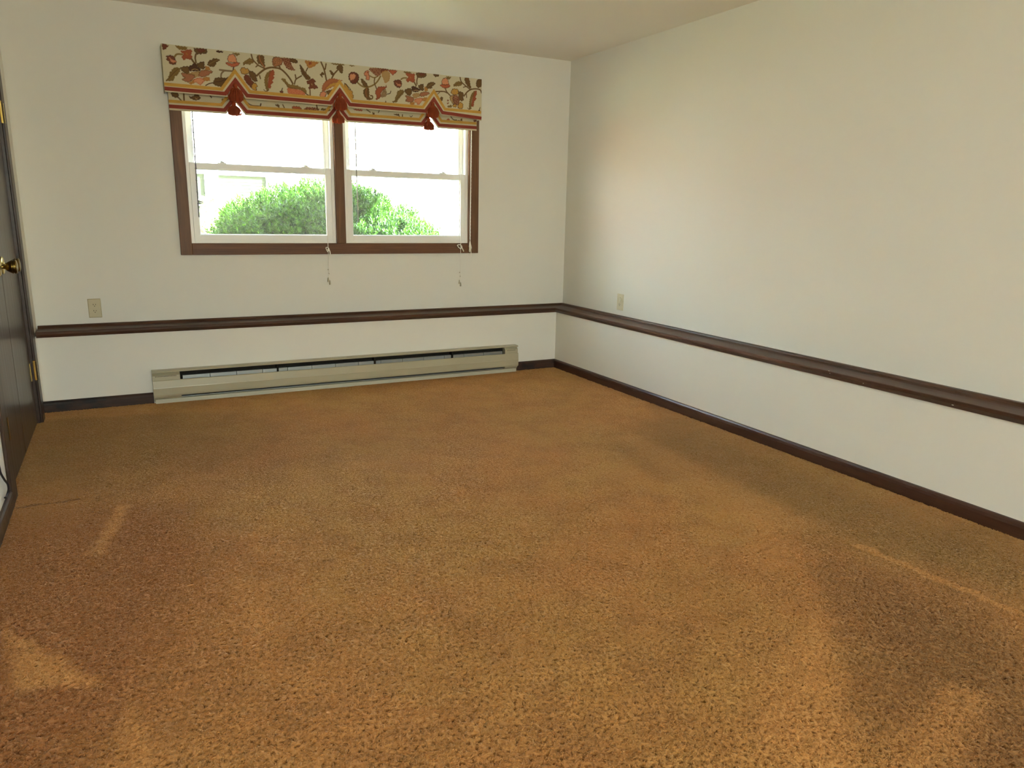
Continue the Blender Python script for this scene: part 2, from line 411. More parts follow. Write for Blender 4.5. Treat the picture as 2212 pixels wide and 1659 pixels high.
# ------------------------------------------------------------------ outlets
def outlet(name, M, w, h, label, m, capped=False):
    """plate in local x (right), z (up), y towards the wall"""
    o = tag(empty(name), label, 'outlet'); o.matrix_world = M
    bm = bmesh.new(); a, b = w/2, h/2
    loft(bm, [[(-a, 0, -b), (a, 0, -b), (a, 0, b), (-a, 0, b)], [(-a, -.002, -b), (a, -.002, -b), (a, -.002, b), (-a, -.002, b)],
              [(-a+.004, -.006, -b+.004), (a-.004, -.006, -b+.004), (a-.004, -.006, b-.004), (-a+.004, -.006, b-.004)]])
    obj('cover_plate', bm, m, o)
    for zc in (.0195, -.0195):
        bm = bmesh.new()
        pts = [(math.cos(t)*.0172, max(-.0125, min(.0125, math.sin(t)*.0172))) for t in np.linspace(0, 2*math.pi, 25)[:-1]]
        loft(bm, [[(x, -.0058, zc+z) for x, z in pts], [(x, -.0078, zc+z) for x, z in pts]])
        s = obj('socket', bm, m, o)
        if capped and zc > 0:
            bm = bmesh.new(); lathe(bm, [(.0185, 0), (.0185, .0035), (.017, .0045), (.001, .005)], Matrix.Translation((0, -.0078, zc)) @ Matrix.Rotation(math.radians(90), 4, 'X'), 24)
            c = obj('safety_cap', bm, M_CREAMP, o); c['label'] = 'round plastic safety cap'
            continue
        bm = B(((-.0078, -.0083, zc+.0005), (-.0050, -.0076, zc+.0085)), ((.0052, -.0083, zc+.001), (.0076, -.0076, zc+.008)))
        lathe(bm, [(.0026, 0), (.0026, .0008)], Matrix.Translation((0, -.0076, zc-.006)) @ Matrix.Rotation(math.radians(90), 4, 'X'), 10)
        obj('slots', bm, M_SLOT, s)
    bm = bmesh.new(); lathe(bm, [(.0032, 0), (.0032, .001), (.001, .0016)], Matrix.Translation((0, -.006, 0)) @ Matrix.Rotation(math.radians(90), 4, 'X'), 12)
    obj('screw', bm, m, o)
outlet('power_outlet', Matrix.Translation((-3.4818, 0, .6115)), .073, .120, 'ivory duplex outlet above the ledge, left of the window', M_IVORY)
outlet('power_outlet', Matrix.Translation((0, -.830, .6145)) @ Matrix.Rotation(math.radians(-90), 4, 'Z'), .078, .122, 'cream outlet with a round safety cap on the sunlit wall', M_CREAMP, True)

# ------------------------------------------------------------------ black cable by the closet casing
cp = [(-2.25, .62), (-2.12, .42), (-2.03, .30), (-1.966, .228), (-1.947, .196), (-1.917, .158), (-1.880, .126), (-1.857, .096), (-1.866, .080), (-1.905, .080), (-1.965, .098)]
bm = bmesh.new(); tube(bm, smooth_path([(XL+.010+.004*math.sin(i*1.3), y, z) for i, (y, z) in enumerate(cp)], 6), .0042, 8)
tag(obj('wall_cable', bm, M_CABLE, smooth=True), 'thin black cable curling beside the closet casing at the left edge', 'cable')

# ------------------------------------------------------------------ wands and cords in the window
def wand(x, z1, m, label, dx):
    o = tag(empty('blind_wand', (x, -.012, 1.95)), label, 'blind wand', 'tilt wands of the raised blinds')
    bm = bmesh.new(); tube(bm, [(x, -.012, 1.95), (x+dx*.5, -.0125, (1.95+z1)/2), (x+dx, -.013, z1)], .0040, 6); keep(obj('rod', bm, m, o))
    for i in range(9):
        f = (i+.5)/9; zc = z1+.05+(1.9-z1-.05)*f; bm = bmesh.new()
        lathe(bm, [(.0048, -.004), (.0056, 0), (.0048, .004)], Matrix.Translation((x+dx*(1-f), -.0127, zc)), 6)
        keep(obj('grip_ring', bm, m, o))
wand(-2.822, 1.186, M_WAND, 'tilt wand in painted backlit grey hanging in the window beside the closet side', -.006)
wand(-1.768, 1.170, M_WANDL, 'pale tilt wand hanging in the window nearer the corner', .004)

def cord(x, zk, ztas, label, kn):
    o = tag(empty('blind_pull_cord', (x, -.034, 1.9)), label, 'blind cord', 'pull cords of the raised blinds')
    bm = bmesh.new()
    tube(bm, [(x-.002, -.034, 1.95), (x+.003, -.034, 1.55), (x, -.034, zk), (x+.001, -.030, .90), (x+.002, -.024, ztas+.02)], .0021, 6, (1, 1, 1, .6, .5))
    tube(bm, [(x-.007, -.034, 1.95), (x-.004, -.034, 1.5), (x-.001, -.034, zk+.02)], .0014, 6)
    keep(obj('string', bm, M_CORD, o))
    bm = bmesh.new()
    k = [(x-.030*kn, -.034, zk+.018), (x-.012*kn, -.040, zk+.022), (x+.004, -.044, zk+.010), (x-.004, -.040, zk-.008), (x-.020*kn, -.034, zk+.004), (x-.030*kn, -.036, zk+.018)]
    tube(bm, smooth_path(k, 5), .0032, 6)
    tube(bm, smooth_path([(x, -.042, zk+.006), (x+.010, -.040, zk-.006), (x+.024*kn, -.036, zk-.030)], 4), .0042, 6, None)
    bmesh.ops.create_icosphere(bm, subdivisions=2, radius=.0085, matrix=Matrix.Translation((x+.001, -.041, zk+.006)))
    keep(obj('knot', bm, M_CORD, o, smooth=True))
    for dx, z in ((0, ztas+.080), (.006, ztas+.050)):
        bm = bmesh.new(); bmesh.ops.create_icosphere(bm, subdivisions=1, radius=.0045, matrix=Matrix.Translation((x+dx, -.012, z))); keep(obj('bead', bm, M_CUP, o))
    for dx, dz in (((-.002, .006), (.010, -.014)) if kn > 0 else ((-.004, .004), (.004, -.010))):
        bm = bmesh.new(); lathe(bm, [(.0028, .016), (.0040, .012), (.0062, -.006), (.0066, -.014), (.005, -.015)], Matrix.Translation((x+dx, -.012, ztas+dz)), 10)
        keep(obj('cord_cup', bm, M_CUP, o))
cord(-1.994, .968, .752, 'white pull cord knotted at the casing left of the mullion', .55)
cord(-.964, .985, .712, 'white pull cord with a big knot near the casing corner', 1.0)
# braided draw cord of the fabric shade
o = tag(empty('braided_cord', (-.884, -.045, 1.9)), 'thick cream braided draw cord with frayed end on the casing', 'cord')
bm = bmesh.new(); zs = np.linspace(1.95, 1.045, 90)
for k in range(3):
    tube(bm, [(-.882-.006*((1.95-z)/.9)+.0026*math.cos(z*130+k*2.094), -.040+.0026*math.sin(z*130+k*2.094), z) for z in zs], .0023, 5)
keep(obj('braid', bm, M_CORD, o))
bm = bmesh.new()
for i in range(46):
    a = random.uniform(0, 6.28); r = random.uniform(.002, .015); L = random.uniform(.055, .10)
    tube(bm, [(-.888, -.040, 1.048), (-.888+.5*r*math.cos(a), -.040+.3*r*math.sin(a), 1.048-L*.5), (-.885+r*math.cos(a), -.040+.4*r*math.sin(a), 1.048-L)], .0011, 4)
tube(bm, [(-.884, -.040, 1.01), (-.880, -.041, .95), (-.878, -.041, .917)], .0026, 6)
f = keep(obj('frayed_end', bm, M_CORD, o)); f['kind'] = 'stuff'
PRINT_UPPER = [
 ('p',3,-1,0,[28,2208,37,2214,48,2207,67,2200,54,2191,48,2181,36,2174,28,2183]),
 ('s',1,7.6,0,[92,2140,102,2154,115,2159,137,2159]),
 ('p',3,2,0,[44,2138,56,2145,71,2148,84,2146,92,2137,97,2124,102,2114,93,2097,83,2095,72,2095,60,2101,56,2111,45,2119,48,2130]),
 ('p',6,-1,0,[60,2134,71,2132,76,2123,90,2122,101,2112,87,2108,73,2108,68,2118]),
 ('p',1,-1,0,[102,2205,119,2206,140,2204,147,2188,136,2185,115,2188]),
 ('p',1,-1,0,[138,2204,168,2204,164,2193,150,2184]),
 ('p',4,-1,0,[133,2181,150,2181,161,2188,181,2193,194,2189,190,2173,187,2164,193,2154,188,2139,174,2134,160,2138,148,2128,135,2134,133,2147,145,2159,130,2172]),
 ('p',7,-1,0,[158,2167,165,2169,168,2162,162,2158]),
 ('p',0,2,0,[209,2203,277,2205,278,2183,269,2176,255,2177,246,2171,232,2172,224,2168,215,2173,207,2189]),
 ('p',3,-1,0,[223,2201,268,2203,261,2187,247,2182,233,2183]),
 ('s',0,7.0,0,[215,2170,209,2147,212,2122]),
 ('s',0,8.2,0,[188,2139,199,2121,216,2106]),
 ('p',1,-1,0,[35,2004,48,2013,49,2024,57,2036,56,2045,69,2060,70,2066,84,2075,94,2082,115,2080,120,2076,116,2059,107,2047,97,2035,86,2028,82,2016,70,2001,51,1999,34,1997]),
 ('s',0,3.2,0,[35,2001,61,2026,82,2050,109,2075]),
 ('p',7,-1,0,[265,2105,281,2104,293,2095,288,2085,265,2085]),
 ('p',0,2,0,[120,2079,129,2088,149,2093,168,2094,172,2076,165,2053,143,2053,127,2066]),
 ('p',9,-1,0,[165,2055,228,2073,238,2060,223,2041,191,2033,170,2045]),
 ('p',10,0,1,[228,2070,257,2084,285,2082,296,2083,307,2077,289,2062,271,2049,245,2039,223,2044]),
 ('p',10,0,2,[126,2054,159,2052,193,2050,200,2036,185,2018,161,2001,142,2004,126,2012,127,2021,141,2025,125,2037]),
 ('p',7,-1,0,[179,2011,190,2018,192,1999,174,1991,161,1996]),
 ('p',7,-1,0,[245,2035,268,2043,282,2041,285,2024,264,2018,250,2021]),
 ('p',6,12,3,[191,2021,222,2034,242,2032,252,2018,243,2006,231,1992,217,1995,209,2003,195,2004]),
 ('p',2,-1,0,[168,2092,186,2105,203,2116,221,2098,237,2082,225,2073,183,2068,169,2070]),
 ('p',0,2,0,[217,2114,232,2124,252,2131,261,2125,259,2110,263,2096,248,2085,235,2088,221,2098]),
 ('s',9,2.8,0,[183,2074,200,2082,220,2079]),
 ('p',0,-1,0,[277,2115,286,2138,301,2146,316,2156,341,2156,352,2145,334,2138,328,2123,318,2109,295,2105]),
 ('s',1,2.8,0,[284,2116,308,2132,341,2150]),
 ('p',2,-1,0,[336,2205,376,2203,370,2196,347,2192,338,2196]),
 ('p',1,-1,0,[431,2200,471,2201,465,2189,453,2185,442,2192]),
 ('p',6,2,3,[397,2167,409,2186,433,2194,447,2181,453,2162,451,2147,430,2142,401,2145]),
 ('p',12,3,0,[383,2140,398,2142,421,2138,433,2142,454,2149,471,2142,455,2126,431,2116,411,2119,394,2127]),
 ('s',2,5.7,0,[430,2116,428,2096]),
 ('s',11,8.2,0,[348,2092,383,2091,424,2092]),
 ('s',11,7.0,0,[352,2051,356,2071,371,2087]),
 ('s',2,4.4,0,[259,1992,280,2005,303,2012]),
 ('p',0,-1,0,[310,2030,322,2044,351,2048,380,2048,398,2057,391,2037,372,2015,359,1994,333,1993,308,2001,303,2015]),
 ('s',2,2.8,0,[312,2018,350,2025,392,2046]),
 ('p',1,-1,0,[489,2140,495,2157,513,2167,527,2180,544,2178,560,2166,554,2157,531,2141,511,2143,491,2134]),
 ('s',0,2.7,0,[494,2140,523,2157,555,2164]),
 ('s',0,6.6,0,[543,2203,550,2176,565,2158,587,2141,620,2128]),
 ('p',0,-1,0,[579,2202,616,2205,622,2184,622,2162,625,2137,612,2137,599,2148,579,2157,576,2179]),
 ('s',5,3.6,0,[591,2202,597,2170,621,2134]),
 ('s',0,5.4,0,[567,2132,579,2141,598,2138]),
 ('p',0,2,4,[685,2204,728,2203,735,2182,729,2162,708,2150,681,2143,671,2161,671,2183]),
 ('p',3,-1,5,[731,2202,783,2205,788,2182,801,2152,815,2138,795,2133,766,2140,749,2158,738,2179]),
 ('p',0,2,0,[783,2205,819,2205,834,2185,814,2180,788,2185]),
 ('s',0,7.8,0,[714,2152,719,2135]),
 ('s',0,8.4,0,[569,2079,596,2104,626,2126,661,2138,696,2139,724,2133,752,2111,777,2082,794,2053]),
 ('s',0,6.0,0,[587,2081,591,2064]),
 ('p',8,2,0,[469,2102,479,2117,491,2123,504,2117,515,2118,526,2105,519,2088,502,2081,480,2081]),
 ('s',9,3.0,0,[480,2106,489,2088]),
 ('s',9,3.0,0,[493,2115,500,2089]),
 ('s',9,3.0,0,[515,2109,512,2087]),
 ('p',0,2,0,[526,2102,543,2104,564,2090,567,2065,572,2052,564,2042,548,2046,532,2062,522,2080]),
 ('p',3,-1,0,[496,2077,519,2077,539,2048,552,2030,531,2006,515,2016,499,2036,489,2057]),
 ('p',8,2,0,[538,2026,553,2036,569,2026,571,2013,562,2006,566,1988,550,1988,531,2003]),
 ('p',1,-1,0,[642,2111,666,2122,650,2095,640,2069,636,2038,637,2010,642,2002,627,1990,615,2036,617,2070,627,2093]),
 ('p',4,-1,0,[651,2106,675,2125,681,2098,673,2089,678,2073,666,2063,669,2044,656,2037,653,2014,637,2010,636,2038]),
 ('s',0,3.6,0,[608,1999,619,1990,639,1999]),
 ('p',1,-1,0,[721,2071,733,2079,748,2074,761,2055,776,2045,794,2048,811,2043,823,2045,846,2035,873,2031,883,2006,875,2000,843,2020,807,2023,783,2020,760,2027,744,2051]),
 ('p',12,-1,4,[760,2024,789,2021,819,2021,854,2013,875,1997,859,1986,817,1981,767,1988,757,2004]),
 ('s',0,3.0,0,[744,2054,766,2030,807,2023,846,2019,878,1997]),
 ('s',2,5.4,0,[878,1997,904,1982]),
 ('s',0,6.0,0,[805,2051,812,2074,822,2086,853,2106]),
 ('s',0,6.6,0,[813,2108,816,2086]),
 ('p',3,2,0,[709,1997,719,2005,729,1999,730,1983,714,1982]),
 ('s',2,4.2,0,[721,2005,727,2018]),
 ('p',0,-1,0,[844,2173,855,2169,869,2148,886,2127,907,2106,912,2092,888,2084,865,2105,851,2129]),
 ('s',2,3.0,0,[849,2166,866,2128,891,2096]),
 ('p',3,-1,0,[887,2078,906,2086,918,2096,936,2093,945,2078,935,2066,956,2050,955,2039,931,2031,919,2035,903,2025,895,2036,904,2054,887,2061]),
 ('p',9,-1,0,[915,2061,921,2063,923,2056,916,2054]),
 ('s',0,6.0,0,[905,2023,904,1985]),
 ('p',7,-1,0,[878,2202,911,2203,971,2201,958,2191,943,2175,921,2164,906,2157,894,2167,886,2183]),
 ('p',4,-1,0,[904,2194,922,2196,919,2183,907,2180]),
 ('s',0,5.4,0,[895,2159,884,2138]),
 ('s',0,7.5,0,[985,2204,1002,2165,1010,2130,1017,2091]),
 ('s',0,6.4,0,[1018,2197,1011,2163]),
 ('p',0,-1,0,[976,2129,990,2142,1004,2138,1002,2126,992,2125,990,2108,978,2118]),
 ('p',5,-1,0,[985,2027,986,2049,999,2076,1030,2101,1060,2111,1096,2107,1126,2102,1108,2094,1083,2089,1050,2080,1019,2055,997,2025]),
 ('p',8,4,0,[997,2025,1019,2055,1050,2080,1095,2090,1083,2069,1055,2056,1024,2039]),
 ('p',0,-1,0,[1012,2026,1054,2039,1048,2024,1026,1997,1017,2013]),
 ('p',6,2,0,[969,2003,982,2021,1006,2023,1014,2007,1001,1986,971,1983]),
 ('p',8,0,0,[1138,2089,1156,2079,1168,2054,1192,2042,1193,2025,1200,2006,1193,1994,1172,2012,1149,2041,1137,2063]),
 ('s',2,3.5,0,[1139,2087,1162,2068,1180,2050]),
 ('s',0,6.9,0,[1092,2163,1070,2139,1054,2112]),
 ('p',0,-1,0,[1086,2177,1096,2194,1105,2204,1129,2195,1131,2167,1122,2146,1104,2159]),
 ('p',0,-1,0,[1039,2159,1059,2154,1067,2138,1058,2126,1046,2139]),
 ('p',1,-1,0,[1054,2205,1139,2206,1129,2198,1105,2198,1072,2197]),
 ('p',1,-1,0,[1172,2205,1215,2205,1190,2198]),
 ('s',1,7.5,0,[1228,2100,1258,2080,1292,2076,1331,2089,1366,2116,1392,2156]),
 ('s',1,5.8,0,[1316,2151,1345,2142,1373,2154]),
 ('s',0,5.8,0,[1351,2140,1347,2111,1362,2072]),
 ('p',3,2,0,[1167,2134,1177,2157,1199,2165,1223,2161,1238,2146,1239,2121,1221,2094,1193,2088,1172,2109]),
 ('p',6,-1,3,[1176,2126,1180,2146,1211,2152,1216,2136,1203,2118,1182,2110]),
 ('p',6,3,0,[1276,2164,1292,2183,1312,2182,1310,2162,1316,2143,1309,2122,1287,2126,1288,2146,1276,2150]),
 ('p',4,-1,0,[1298,2174,1306,2175,1304,2167,1298,2167]),
 ('p',0,-1,0,[1253,2128,1275,2119,1293,2100,1302,2081,1280,2076,1259,2097]),
 ('p',0,-1,0,[1276,2064,1305,2073,1310,2038,1310,2015,1319,2007,1316,1998,1297,1994,1272,2018,1267,2046]),
 ('s',0,6.4,0,[1306,1997,1329,2005,1332,2021,1318,2023]),
 ('s',5,2.6,0,[1292,2068,1285,2042,1291,2013]),
 ('p',3,-1,6,[1313,2199,1403,2206,1396,2173,1377,2154,1351,2160,1327,2178]),
 ('p',3,-1,0,[1400,2205,1451,2205,1435,2189,1399,2177]),
 ('p',9,7,0,[1403,2183,1435,2197,1457,2185,1460,2159,1450,2129,1424,2115,1414,2135,1402,2160]),
 ('p',12,3,0,[1451,2203,1512,2204,1496,2183,1479,2171,1460,2188]),
 ('p',11,-1,5,[1410,2067,1429,2072,1435,2043,1428,2028,1399,2018,1390,2028]),
 ('p',4,3,0,[1352,2042,1355,2060,1372,2084,1397,2090,1423,2092,1433,2102,1433,2084,1410,2067,1393,2046,1390,2022,1370,2003,1354,2001,1361,2019]),
 ('s',2,4.1,0,[1438,2044,1458,2050,1465,2066]),
 ('p',0,-1,0,[1421,1992,1428,1999,1429,1984,1422,1981]),
 ('p',1,-1,0,[1473,1997,1496,2007,1493,2022,1506,2044,1513,2068,1540,2082,1563,2075,1556,2057,1532,2031,1516,2012,1509,1997,1479,1991]),
 ('s',0,2.9,0,[1480,1996,1509,2020,1556,2072]),
 ('s',1,6.9,0,[1541,2150,1557,2160,1581,2162]),
 ('p',3,2,0,[1487,2136,1511,2144,1528,2147,1544,2135,1545,2109,1530,2093,1511,2094,1494,2104,1488,2118]),
 ('p',6,-1,0,[1501,2128,1518,2118,1540,2117,1534,2105,1511,2109]),
 ('p',1,-1,0,[1560,2203,1615,2204,1609,2195,1581,2194,1566,2194]),
 ('p',4,-1,0,[1578,2196,1606,2195,1618,2195,1643,2195,1640,2175,1643,2145,1624,2137,1608,2144,1586,2135,1577,2152,1593,2168,1578,2183]),
 ('p',7,-1,0,[1606,2172,1615,2172,1613,2163,1607,2162]),
 ('p',0,2,0,[1656,2204,1725,2208,1726,2186,1706,2176,1680,2172,1659,2179]),
 ('p',3,-1,0,[1675,2203,1715,2204,1709,2190,1684,2187]),
 ('s',0,6.5,0,[1663,2174,1657,2152,1658,2129]),
 ('s',0,7.6,0,[1639,2139,1652,2118]),
 ('p',7,-1,0,[1715,2115,1734,2117,1740,2095,1718,2087]),
 ('p',0,2,0,[1564,2077,1589,2095,1614,2095,1620,2070,1607,2048,1582,2053]),
 ('p',9,-1,0,[1623,2057,1664,2071,1686,2057,1667,2044,1638,2033]),
 ('p',10,0,1,[1683,2073,1718,2085,1743,2084,1756,2077,1733,2061,1698,2049,1679,2053]),
 ('p',10,0,2,[1570,2047,1626,2040,1635,2024,1622,2006,1597,2003,1569,2010,1579,2028]),
 ('p',7,-1,0,[1606,2002,1635,2007,1638,1996,1625,1984,1609,1988]),
 ('p',7,-1,0,[1698,2038,1733,2047,1727,2026,1704,2019]),
 ('p',6,12,3,[1638,2024,1657,2034,1692,2040,1698,2024,1685,2006,1666,1990,1654,2003,1638,2008]),
 ('p',2,-1,0,[1617,2109,1639,2114,1664,2105,1683,2090,1654,2076,1623,2079]),
 ('p',0,2,0,[1667,2119,1693,2133,1708,2131,1708,2109,1711,2095,1692,2088,1674,2103]),
 ('s',9,2.4,0,[1632,2083,1651,2088,1673,2086]),
 ('p',0,-1,0,[1727,2113,1737,2137,1763,2153,1791,2153,1798,2142,1775,2126,1772,2112,1743,2107]),
 ('s',1,2.4,0,[1737,2117,1759,2133,1788,2146]),
 ('p',0,2,0,[1784,2210,1824,2211,1824,2198,1798,2190,1788,2198]),
 ('p',1,-1,0,[1882,2202,1918,2200,1911,2187,1895,2184]),
 ('p',6,2,3,[1845,2164,1856,2184,1879,2194,1895,2183,1902,2158,1895,2146,1853,2145]),
 ('p',12,3,0,[1833,2140,1853,2146,1875,2145,1898,2152,1915,2142,1898,2126,1875,2121,1853,2123]),
 ('s',0,6.5,0,[1875,2120,1885,2099,1911,2076]),
 ('s',0,6.5,0,[1801,2092,1833,2096,1866,2098,1888,2091]),
 ('s',0,3.8,0,[1830,2089,1814,2076]),
 ('p',0,-1,0,[1833,2049,1846,2062,1857,2051,1849,2031,1836,2041]),
 ('p',1,-1,0,[1888,1994,1901,2006,1925,2011,1921,1994]),
 ('p',0,2,0,[1977,2107,1997,2109,2021,2097,2014,2073,2021,2057,2008,2044,1987,2051,1977,2082]),
 ('p',9,2,0,[1911,2070,1941,2081,1934,2055,1944,2016,1925,2028,1911,2047]),
 ('p',8,2,0,[1918,2102,1934,2124,1951,2125,1974,2122,1977,2090,1941,2081,1921,2091]),
 ('s',9,2.7,0,[1931,2112,1934,2092]),
 ('s',9,2.7,0,[1954,2117,1954,2091]),
 ('p',8,2,0,[1991,2037,2011,2030,2016,2013,2008,1992,1978,1992,1971,2012]),
 ('p',3,-1,5,[1941,2079,1974,2079,1987,2045,1971,2015,1944,2018,1934,2055]),
 ('p',8,2,0,[1931,2012,1948,2022,1964,2014,1961,2000,1938,1998]),
 ('p',12,3,0,[1888,2040,1895,2047,1902,2041,1895,2034]),
 ('p',12,3,0,[1888,2020,1895,2027,1902,2021,1895,2014]),
 ('p',1,-1,0,[1938,2141,1947,2162,1980,2179,2010,2168,1994,2149,1964,2143]),
 ('s',0,2.4,0,[1944,2145,1977,2165,2007,2166]),
 ('s',0,6.5,0,[1990,2206,2000,2178,2030,2155,2074,2130]),
 ('p',0,-1,0,[2027,2206,2060,2207,2074,2159,2081,2134,2047,2154,2030,2178]),
 ('s',0,4.9,0,[2017,2140,2037,2147,2064,2138]),
 ('s',0,7.1,0,[2021,2080,2047,2111,2078,2131,2118,2139,2152,2135,2163,2115]),
 ('s',0,5.4,0,[2041,2096,2043,2073]),
 ('p',0,2,0,[2131,2205,2163,2208,2162,2162,2132,2147,2118,2172]),
 ('p',1,-1,0,[2088,2109,2115,2125,2095,2083,2082,2044,2082,2015,2078,1997,2062,1993,2068,2060]),
 ('p',4,-1,0,[2108,2119,2122,2126,2125,2103,2115,2085,2122,2071,2105,2049,2099,2016,2082,2015,2085,2050]),
 ('s',0,3.3,0,[2051,2001,2062,1992,2082,2000]),
 ('p',2,-1,0,[2138,1987,2147,1997,2154,1986,2147,1981]),
 ('s',2,3.8,0,[2147,1997,2153,2012]),
]
PRINT_LOWER = [
 ('p',0,2,0,[61,1939,78,1949,98,1945,104,1931,98,1915,79,1915,63,1925]),
 ('s',0,6.3,0,[101,1916,117,1899]),
 ('s',0,7.0,0,[134,1942,133,1899]),
 ('p',0,2,0,[161,1929,184,1929,199,1948,208,1949,230,1930,226,1918,202,1908,185,1912,169,1919]),
 ('p',9,-1,0,[175,1923,195,1924,200,1913,218,1923]),
 ('s',2,5.7,0,[288,1944,295,1933]),
 ('p',1,-1,0,[360,1933,396,1930,380,1916,359,1909]),
 ('s',2,4.8,0,[508,1923,536,1906,585,1904]),
 ('s',2,6.0,0,[597,1919,592,1903]),
 ('p',0,2,0,[688,1922,712,1923,715,1904,702,1909]),
 ('s',0,5.4,0,[737,1925,747,1905]),
 ('p',12,0,0,[801,1921,847,1922,858,1905,801,1904]),
 ('p',3,-1,5,[883,1916,899,1923,967,1923,973,1908,883,1904]),
 ('s',0,6.6,0,[961,1940,966,1911]),
 ('p',0,-1,0,[992,1922,1011,1923,1010,1911,991,1910]),
 ('p',12,-1,0,[1221,1937,1278,1936,1271,1926,1224,1929]),
 ('s',0,5.2,0,[1310,1938,1335,1924]),
 ('p',0,-1,0,[1348,1922,1367,1922,1359,1903]),
 ('s',0,4.1,0,[1400,1939,1393,1925]),
 ('p',0,-1,0,[1505,1923,1545,1928,1542,1917,1525,1917]),
 ('s',0,5.2,0,[1542,1920,1555,1903]),
 ('s',0,5.2,0,[1572,1925,1571,1906]),
 ('p',1,-1,0,[991,1921,1052,1921,1046,1909,997,1910]),
 ('s',2,4.9,0,[1539,1923,1555,1904]),
 ('s',0,4.9,0,[1571,1922,1570,1905]),
 ('s',2,4.9,0,[1948,1939,1968,1920,1995,1919]),
 ('p',12,-1,0,[1914,1919,1931,1925,1941,1918,1921,1908]),
 ('p',0,-1,0,[2025,1927,2039,1932,2039,1916,2025,1918]),
 ('p',8,0,0,[1988,1914,2015,1920,2032,1913]),
 ('s',2,3.3,0,[1628,1921,1637,1915,1647,1924]),
 ('p',3,-1,0,[2135,1928,2152,1930,2156,1919,2132,1917]),
]
# ------------------------------------------------------------------ printed fabric shade
PAL = [(92,66,38),(114,90,48),(68,44,34),(100,52,38),(140,70,46),(150,88,56),(184,116,84),(160,108,56),(168,124,56),(156,124,80),(136,86,62),(112,90,66),(158,80,54),(205,160,118)]
PALL = np.array([[v*PRINT_K for v in lin(tuple(.9*a+.1*b for a, b in zip(c, (110, 96, 74))))] for c in PAL])
CLOTH = np.array([v*PRINT_K for v in lin((175, 166, 140))])
def catmull(P, closed, n=5):
    P = np.array(P, float).reshape(-1, 2); m = len(P); out = []
    for i in range(m if closed else m-1):
        g = (lambda k: P[k % m]) if closed else (lambda k: P[min(max(k, 0), m-1)])
        p0, p1, p2, p3 = g(i-1), g(i), g(i+1), g(i+2)
        for t in np.linspace(0, 1, n, endpoint=False):
            out.append(.5*(2*p1+(p2-p0)*t+(2*p0-5*p1+4*p2-p3)*t*t+(3*p1-p0-3*p2+p3)*t**3))
    if not closed: out.append(P[-1])
    return np.array(out)
def seg_dist(X, Z, P, closed):
    d = np.full(X.shape, 1e9); m = len(P)
    for i in range(m if closed else m-1):
        a, b = P[i], P[(i+1) % m]; ab = b-a; L = max(ab@ab, 1e-9)
        t = np.clip(((X-a[0])*ab[0]+(Z-a[1])*ab[1])/L, 0, 1)
        d = np.minimum(d, np.hypot(X-a[0]-t*ab[0], Z-a[1]-t*ab[1]))
    return d
def inside(X, Z, P):
    r = np.zeros(X.shape, bool); m = len(P)
    for i in range(m):
        a, b = P[i], P[(i+1) % m]
        if a[1] == b[1]: continue
        c = (a[1] > Z) != (b[1] > Z)
        r ^= c & (X < (b[0]-a[0])*(Z-a[1])/(b[1]-a[1])+a[0])
    return r
def paint_print(X, Z, motifs):
    """X, Z in mm -> rgb of the printed cloth"""
    C = np.tile(CLOTH, (len(X), 1))
    C *= (1+.03*np.sin(X*.9)*np.sin(Z*.9))[:, None]
    for kind, a, b, h, q in motifs:
        P = catmull(q, kind == 'p', 4); pad = 6
        k = np.where((X > P[:,0].min()-pad) & (X < P[:,0].max()+pad) & (Z > P[:,1].min()-pad) & (Z < P[:,1].max()+pad))[0]
        if not len(k): continue
        x, z = X[k], Z[k]
        if kind == 's':
            al = np.clip((b*.66+.9-seg_dist(x, z, P, False))/1.6, 0, 1)[:, None]
            C[k] = C[k]*(1-al)+PALL[a]*al; continue
        x, z = x+1.7*np.sin(z*.38+x*.12), z+1.7*np.sin(x*.36-z*.1)
        d = seg_dist(x, z, P, True); d = np.where(inside(x, z, P), d, -d)
        col = np.tile(PALL[a], (len(k), 1))
        col = col*(1-.22*np.clip(1-d/9, 0, 1))[:, None]
        pk, tn = PALL[6], PALL[13]*.8
        if h == 1: w = .45*(np.sin((x*.5+z)*1.15) > .2)[:, None]; col = col*(1-w)+PALL[6]*.9*w
        if h == 2: w = .40*(np.sin((x-z*.25)*1.15) > .2)[:, None]; col = col*(1-w)+PALL[6]*.9*w
        if h == 3: w = .55*((np.sin(x*1.0)*np.sin(z*1.0)) > .25)[:, None]; col = col*(1-w)+PALL[13]*w
        if h == 4: w = .6*((np.sin((x+z)*.75) > .55) | (np.sin((x-z)*.75) > .55))[:, None]; col = col*(1-w)+PALL[6]*1.15*w
        if h == 5: w = .75*((np.sin(x*.62)*np.sin(z*.62)) > .55)[:, None]; col = col*(1-w)+PALL[13]*w
        if h == 6: w = .6*(np.sin((x*.9+z*.6)*.8) > .6)[:, None]; col = col*(1-w)+PALL[13]*.9*w
        if b >= 0:
            w = np.clip((4.2-d)/1.8, 0, 1)[:, None]; col = col*(1-w)+PALL[b]*w
        al = np.clip((d+.9)/1.8, 0, 1)[:, None]
        C[k] = C[k]*(1-al)+col*al
    return C

